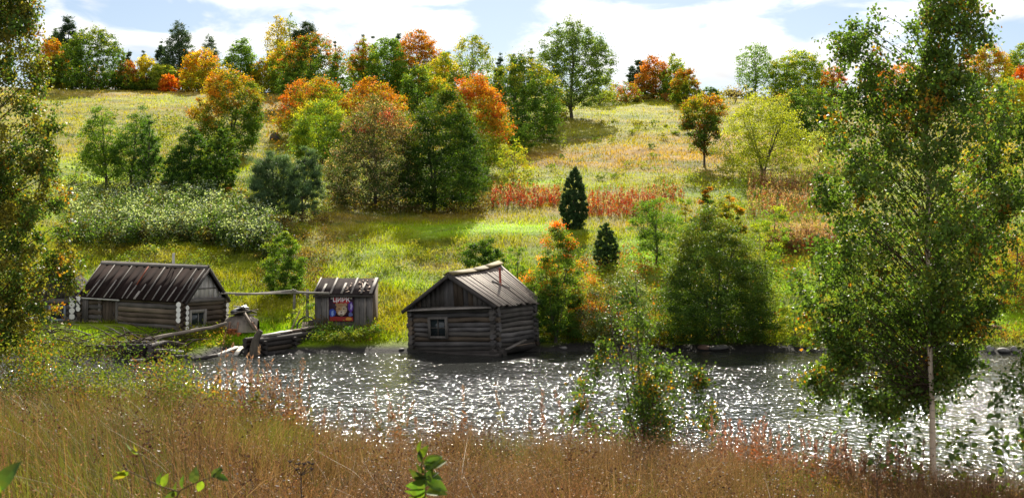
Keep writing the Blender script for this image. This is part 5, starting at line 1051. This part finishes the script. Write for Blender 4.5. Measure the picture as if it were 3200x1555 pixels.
def jetty():
    rng = np.random.default_rng(17); a = A(at(650, 893, 48.3)); a[2] = 0; b = A(at(812, 850, 51.4)); b[2] = .12; root = thing('log_jetty', 'black old log jetty with loose planks on top reaching into the water', 'jetty', tuple(a))
    d = (b - a); L = np.linalg.norm(d[:2]); d = A([d[0], d[1], 0]) / L; s = A([-d[1], d[0], 0])
    for k in range(4):
        for off in (0, .5):
            m = MB(); p = d * -.15 * rng.random() + s * off + A([0, 0, .0 + .165 * k]); m.tube([p, p + d * L * .5 + A([0, 0, .05]), p + d * (L + .1) + A([0, 0, .12])], rng.uniform(.085, .10), 8, [DK, DK * 1.4, BRN * .35][rng.integers(3)], endcol=DK * 1.8, jit=.05, rng=rng); m.build('side_log', M_logh, root)
    for t in (.05, .5, .95):
        for k in range(3): m = MB(); p = d * L * t + s * -.22 + A([0, 0, .08 + .165 * k + .1 * t]); m.tube([p, p + s * .95], .08, 8, DK * 1.2, jit=.05, rng=rng); m.build('cross_log', M_logh, root)
    for k in range(8):
        t0 = rng.uniform(0, .7); t1 = min(t0 + rng.uniform(.25, .45), 1.05); o0, o1 = rng.uniform(-.05, .5, 2) * .5 + (k % 4) * .06; z = .61 + rng.uniform(0, .05)
        m = MB(); m.bar(d * L * t0 + s * o0 + A([0, 0, z + .12 * t0]), d * L * t1 + s * o1 + A([0, 0, z + .12 * t1 + .03]), rng.uniform(.10, .17), .04, [(.42, .40, .36), (.10, .08, .06), (.5, .47, .42), (.16, .12, .09)][k % 4]); m.build('deck_plank', M_board, root)
    m = MB(); m.box(tuple(d * L * .05 + s * .1 + A([0, 0, -.3])), tuple(d * L * .05 + s * .1 + A([.5, .3, .1])), DK * .6); m.build('stone_fill', M_stone, root)
    # crooked stump at its outer end
    q = A(at(640, 872, 48.2)); m = MB(); m.tube([(0, 0, -.55), (.0, 0, -.1), (.04, 0, .22), (.12, 0, .42), (.22, 0, .56)], [.15, .17, .13, .11, .09], 9, (.10, .085, .065), endcol=(.06, .05, .04), jit=.07, rng=rng); o = m.build('crooked_stump', M_bark); o.location = q; tag(o, 'crooked dark stump sticking up at the outer end of the jetty', 'stump')
    q = A(at(718, 836, 50.2)); o = blob('red_cloth', M_paint, (0, 0, 0), (.18, .12, .05), (.35, .02, .03), seed=3); o.location = q; tag(o, 'scrap of red cloth lying on the jetty', 'cloth')
jetty()
def boat():
    rng = np.random.default_rng(19); Y = Y_of(603, 838); q = A(at(603, 836, Y)); root = thing('upturned_boat', 'grey upturned wooden boat on trestles beside the log shed', 'boat', tuple(q)); m = MB(); ns, nr = 12, 9; V = []
    for i in range(ns + 1):
        t = i / ns; x = -.52 + 1.2 * t; wd = .75 * math.sin(math.pi * (.14 + .78 * t)) ** .6; h = .60 * math.sin(math.pi * (.16 + .70 * t)) ** .45
        for j in range(nr + 1): a = math.pi * j / nr; V.append((x, -math.cos(a) * wd * .8, .03 + h * 1.06 * math.sin(a) ** .75))
    V = A(V); qd = [[i * (nr + 1) + j, (i + 1) * (nr + 1) + j, (i + 1) * (nr + 1) + j + 1, i * (nr + 1) + j + 1] for i in range(ns) for j in range(nr)]
    m.add(V, qd, col=A([[.24, .20, .165]]) * rng.uniform(.75, 1.15, (len(qd), 1))); V2 = V * A([.96, .94, .93]); m.add(V2, [list(reversed(k)) for k in qd], col=DK); m.build('hull', M_board, root)
    m = MB(); m.bar((-.5, 0, .66), (.62, 0, .64), .05, .04, (.3, .26, .21)); m.build('keel', M_board, root)
    for k, (x0, x1) in enumerate(((-.25, -.32), (.05, -.02), (.55, .85))):
        m = MB(); m.bar((x1, -.6, -.08), (x0, -.55, .42), .07, .05, (.26, .15, .10)); m.build('trestle_leg', M_board, root)
    q2 = A(at(606, 784, Y - .1)); r2 = thing('tarpaulin_bundle', 'black tarpaulin bundle heaped on the upturned boat', 'bundle', tuple(q2)); blob('sheet', M_black, (-.02, 0, .02), (.50, .36, .15), (.03, .03, .032), r2, 5, .35, 11); blob('fold', M_black, (.12, -.05, .12), (.36, .25, .12), (.035, .035, .04), r2, 6, .4)
    m = MB(); m.bar((-.16, -.38, .10), (.24, -.22, .26), .24, .02, (.72, .73, .75)); o = m.build('white_board', M_paint); o.location = q2; tag(o, 'bright white board lying on the black tarpaulin', 'board')
    plank('loose_board', 'brown board sticking out right under the tarpaulin', (598, 785, Y - .5), (648, 778, Y - .6), .12, .04, (.22, .18, .14)); plank('leaning_board', 'rough brown slab leaning against the right end of the boat', (640, 830, Y - .7), (614, 786, Y - .5), .12, .06, (.17, .13, .10))
    for (a_, b_, c_, lb) in (((572, 792), (612, 783), (.20, .17, .14), 'grey board lying under the left edge of the black tarpaulin'), ((612, 776), (645, 786), (.12, .10, .08), 'dark board slanting down right from the tarpaulin heap'), ((588, 770), (626, 774), (.30, .28, .25), 'pale lath across the top of the tarpaulin heap'), ((618, 800), (640, 812), (.10, .08, .06), 'short dark board leaning on the boat side')):
        plank('loose_board', lb, (*a_, Y - .45), (*b_, Y - .5), .10, .04, c_)
    m = MB()
    for i in range(4):
        for k in range(3 - i // 2): m.box((-.3 + .16 * k + .04 * (i % 2), -.1, .07 * i), (-.3 + .16 * k + .14 + .04 * (i % 2), .1, .07 * i + .062), A([.40, .12, .04]) * rng.uniform(.7, 1.2))
    o = m.build('brick_stack', M_stone); o.location = A([at(592, 836, Y - .62)[0], Y - .62, float(ground(at(592, 836, Y - .62)[0], Y - .62)) - .01]); tag(o, 'small stack of red bricks under the boat', 'bricks')
boat()
def wheel():
    q = A(at(771, 842, Y_of(771, 840))); root = thing('old_wheel', 'dark old hoop wheel leaning against the rail post by the jetty', 'wheel', tuple(q)); R_ = .34
    m = MB(); n = 28; a = np.linspace(0, 2 * np.pi, n + 1); m.tube(np.c_[np.cos(a) * R_, .12 * np.sin(a), R_ - .02 + np.sin(a) * R_], .03, 6, (.03, .027, .025)); m.build('rim', M_metal, root)
    m = MB()
    for k in range(6):
        b = k * math.pi / 6; m.tube([(math.cos(b) * R_, .12 * math.sin(b), R_ - .02 + math.sin(b) * R_), (-math.cos(b) * R_, -.12 * math.sin(b), R_ - .02 - math.sin(b) * R_)], .007, 4, (.05, .045, .04))
    m.build('spokes', M_metal, root)
    m = MB(); m.tube([(0, .3, -.1), (.02, .3, .25), (0, .3, .52)], [.13, .11, .10], 10, (.09, .075, .06), endcol=(.2, .16, .12), jit=.05); o = m.build('chopping_block', M_bark); o.location = q + A([.10, .1, 0]); tag(o, 'grey upright chopping block behind the old wheel', 'log')
    m = MB()
    for k in range(3): m.bar((-.22 + .08 * k, .06, 0), (-.14 + .08 * k, .16, .46), .07, .025, A([.62, .5, .36]) * (1 - .12 * k))
    o = m.build('pale_slats', M_board); o.location = q; tag(o, 'bundle of pale fresh slats leaning beside the old wheel', 'slats')
wheel()
# ------------------------------------------------------------------ stones
for i, (px, py, rx, ry, c, lb) in enumerate([(2322, 884, 16, 8, .22, 'leftmost small stone of the shore stones left of the birch'), (2352, 880, 11, 10, .30, 'pale middle stone of the shore stones left of the birch'), (2389, 876, 24, 20, .16, 'largest dark boulder of the shore stones left of the birch'), (2300, 888, 10, 6, .2, 'smallest flat stone at the left end of the shore stones'),
        (2444, 884, 14, 12, .15, 'dark stone right behind the birch trunk on the far shore'), (2487, 884, 18, 14, .2, 'square grey stone on the far shore right of the birch'), (2525, 890, 22, 9, .14, 'flat dark stone on the far shore near the right edge'), (2552, 888, 12, 8, .17, 'small stone at the right edge of the far shore'),
        (1805, 880, 34, 8, .12, 'long flat stone at the waterline under the big alder'), (1770, 884, 22, 8, .18, 'reddish stone at the waterline under the big alder'), (1690, 888, 12, 5, .15, 'small stone at the waterline right of the young birch'),
        (1010, 888, 14, 4, .16, 'flat stone at the waterline left of the log hut'), (1420, 880, 12, 5, .15, 'small stone on the shore right of the log hut')]):
    Y = float(shore_y(px)) + .25; p = A(at(px, py, Y)); p[2] = float(ground(p[0], Y)) + ry / F * Y * .3; s = Y / F
    o = blob('shore_stone', M_stone, (0, 0, 0), (rx * s, rx * s * .8, ry * s * 1.2), A([1, .93, .86]) * c if 'reddish' not in lb else (.2, .12, .09), seed=40 + i, rough=.4); o.location = p; tag(o, lb, 'stone', 'stones along the far shore')
Y = Y_of(2514, 842); p = A(at(2514, 842, Y)); p[2] = float(ground(p[0], Y)) + .15; o = blob('fallen_log', M_bark, (0, 0, 0), (.40, .25, .2), (.13, .09, .07), seed=71, rough=.35); o.location = p; o.rotation_euler = (0, .35, 0); tag(o, 'short dark log lying on the bright lawn at the right edge', 'log')
Y = Y_of(693, 352); p = A(at(693, 348, Y)); o = blob('boulder', M_stone, (0, 0, 0), (.55, .5, .55), (.07, .06, .06), seed=72, rough=.35); o.location = p; tag(o, 'dark boulder on the slope left of the central trees', 'boulder')

# ------------------------------------------------------------------ camera, light, sky
cam = bpy.data.cameras.new('camera'); co = bpy.data.objects.new('camera', cam); C.objects.link(co); co.location = (0, 0, H); co.rotation_euler = (math.pi / 2, 0, 0)
cam.sensor_width = 36; cam.lens = 36 * F / 2576; cam.shift_y = -26 / 2576; cam.clip_end = 3000; cam.clip_start = .05
cam.dof.use_dof = True; cam.dof.focus_distance = 45; cam.dof.aperture_fstop = 9
bpy.context.scene.camera = co
EL, AZ = math.radians(36), math.radians(2)       # sun ahead, a little to the right
sun = bpy.data.lights.new('sun', 'SUN'); sun.energy = 5; sun.angle = math.radians(.5); sun.color = (1, .93, .80)
so = bpy.data.objects.new('sun', sun); C.objects.link(so)
sd = Vector((math.sin(AZ) * math.cos(EL), math.cos(AZ) * math.cos(EL), math.sin(EL))); so.rotation_euler = (-sd).to_track_quat('-Z', 'Y').to_euler(); so.location = sd * 60
def world():
    w = bpy.data.worlds.new('World'); bpy.context.scene.world = w; w.use_nodes = True; nt = w.node_tree; nt.nodes.clear(); L = nt.links.new
    out = nt.nodes.new('ShaderNodeOutputWorld'); bg = nt.nodes.new('ShaderNodeBackground'); bg.inputs['Strength'].default_value = .06; L(bg.outputs[0], out.inputs['Surface'])
    sky = nt.nodes.new('ShaderNodeTexSky'); sky.sky_type = 'NISHITA'; sky.sun_disc = False; sky.sun_elevation = EL; sky.sun_rotation = AZ; sky.air_density = 1.0; sky.dust_density = .6; sky.ozone_density = 1.5
    tc = nt.nodes.new('ShaderNodeTexCoord'); sx = nt.nodes.new('ShaderNodeSeparateXYZ'); L(tc.outputs['Generated'], sx.inputs[0])
    def M(op, a, b=None, c=None):
        n = nt.nodes.new('ShaderNodeMath'); n.operation = op
        for i, v in enumerate((a, b, c)):
            if v is None: continue
            if isinstance(v, (int, float)): n.inputs[i].default_value = v
            else: L(v, n.inputs[i])
        return n.outputs[0]
    az = M('ARCTAN2', sx.outputs['X'], sx.outputs['Y']); hyp = M('SQRT', M('ADD', M('MULTIPLY', sx.outputs['X'], sx.outputs['X']), M('MULTIPLY', sx.outputs['Y'], sx.outputs['Y'])))
    el = M('DIVIDE', sx.outputs['Z'], M('MAXIMUM', hyp, .02))
    cb = nt.nodes.new('ShaderNodeCombineXYZ'); L(M('MULTIPLY', az, 7.0), cb.inputs[0]); L(M('MULTIPLY', M('ARCTANGENT', el), 17.0), cb.inputs[1])
    n1 = nt.nodes.new('ShaderNodeTexNoise'); n1.inputs['Scale'].default_value = 2.1; n1.inputs['Detail'].default_value = 9; n1.inputs['Roughness'].default_value = .56; n1.inputs['Distortion'].default_value = .5; L(cb.outputs[0], n1.inputs['Vector'])
    dens = M('ADD', M('MULTIPLY', M('SUBTRACT', n1.outputs['Fac'], .5), 5.0), M('MULTIPLY', M('SMOOTH_MIN', M('MAXIMUM', M('SUBTRACT', el, .20), 0.0), .2, .05), 2.2))
    for (px, py, rx, ry, wt) in ((170, 70, 110, 45, .5), (450, 115, 260, 22, .9), (860, 75, 200, 70, .8), (1120, 70, 130, 40, .6), (1650, 90, 300, 90, .9), (1880, 170, 260, 70, .8), (2490, 70, 60, 26, .7), (522, 52, 24, 15, .9), (600, 15, 90, 16, .5), (2100, 160, 80, 20, .6), (260, 30, 60, 20, .4),
                             (430, 55, 210, 36, -1.0), (1235, 90, 70, 30, -.8), (1100, 20, 160, 10, -.5), (2040, 90, 120, 55, -.9), (2520, 110, 90, 40, -.8), (1600, 0, 260, 14, -.9), (1770, 72, 22, 14, -.7), (1270, 130, 120, 22, -.7), (60, 60, 60, 60, -.3)):
        a = M('DIVIDE', M('SUBTRACT', az, math.atan((px - CX) / F)), rx / F); b = M('DIVIDE', M('SUBTRACT', el, (HY - py) / F), ry / F)
        dens = M('ADD', dens, M('MULTIPLY', M('EXPONENT', M('MULTIPLY', M('ADD', M('MULTIPLY', a, a), M('MULTIPLY', b, b)), -1.0)), wt * .8))
    mr = nt.nodes.new('ShaderNodeMapRange'); mr.interpolation_type = 'SMOOTHSTEP'; mr.inputs['From Min'].default_value = -.55; mr.inputs['From Max'].default_value = .7; L(M('ADD', dens, -.05), mr.inputs['Value'])
    cov = mr.outputs[0]
    n2 = nt.nodes.new('ShaderNodeTexNoise'); n2.inputs['Scale'].default_value = 1.9; n2.inputs['Detail'].default_value = 8; n2.inputs['Distortion'].default_value = .6; L(cb.outputs[0], n2.inputs['Vector'])
    br = M('ADD', M('MULTIPLY', n2.outputs['Fac'], 9.0), CLOUD - 4.6)
    dt = nt.nodes.new('ShaderNodeVectorMath'); dt.operation = 'DOT_PRODUCT'; L(tc.outputs['Generated'], dt.inputs[0]); dt.inputs[1].default_value = (math.sin(AZ) * math.cos(EL), math.cos(AZ) * math.cos(EL), math.sin(EL))
    br = M('MULTIPLY', br, M('ADD', 1.0, M('MULTIPLY', M('POWER', M('MAXIMUM', dt.outputs['Value'], 0.0), 14.0), 1.0)))   # cloud is thinner and brighter round the sun
    cc = nt.nodes.new('ShaderNodeVectorMath'); cc.operation = 'SCALE'; cc.inputs[0].default_value = (1.0, .99, .985); L(br, cc.inputs['Scale'])
    # thin bright veil over the blue
    sk = nt.nodes.new('ShaderNodeVectorMath'); sk.operation = 'SCALE'; L(sky.outputs[0], sk.inputs[0]); sk.inputs['Scale'].default_value = SKYMUL; tn = nt.nodes.new('ShaderNodeVectorMath'); tn.operation = 'MULTIPLY'; L(sk.outputs[0], tn.inputs[0]); tn.inputs[1].default_value = (.95, 1.0, 1.10)
    mx = nt.nodes.new('ShaderNodeMix'); mx.data_type = 'RGBA'; L(cov, mx.inputs['Factor']); L(tn.outputs[0], mx.inputs[6]); L(cc.outputs[0], mx.inputs[7]); L(mx.outputs[2], bg.inputs['Color'])
CLOUD, SKYMUL = 8.6, .66
world()
sc = bpy.context.scene
sc.view_settings.view_transform = 'Standard'; sc.view_settings.look = 'None'; sc.view_settings.gamma = 1; sc.view_settings.use_curve_mapping = False; sc.view_settings.exposure = 1.15
sc.render.engine = 'CYCLES'; sc.cycles.use_denoising = True; sc.cycles.max_bounces = 8; sc.cycles.diffuse_bounces = 5; sc.cycles.transmission_bounces = 4; sc.cycles.glossy_bounces = 3; sc.cycles.caustics_reflective = False; sc.cycles.caustics_refractive = False; sc.cycles.sample_clamp_indirect = 4
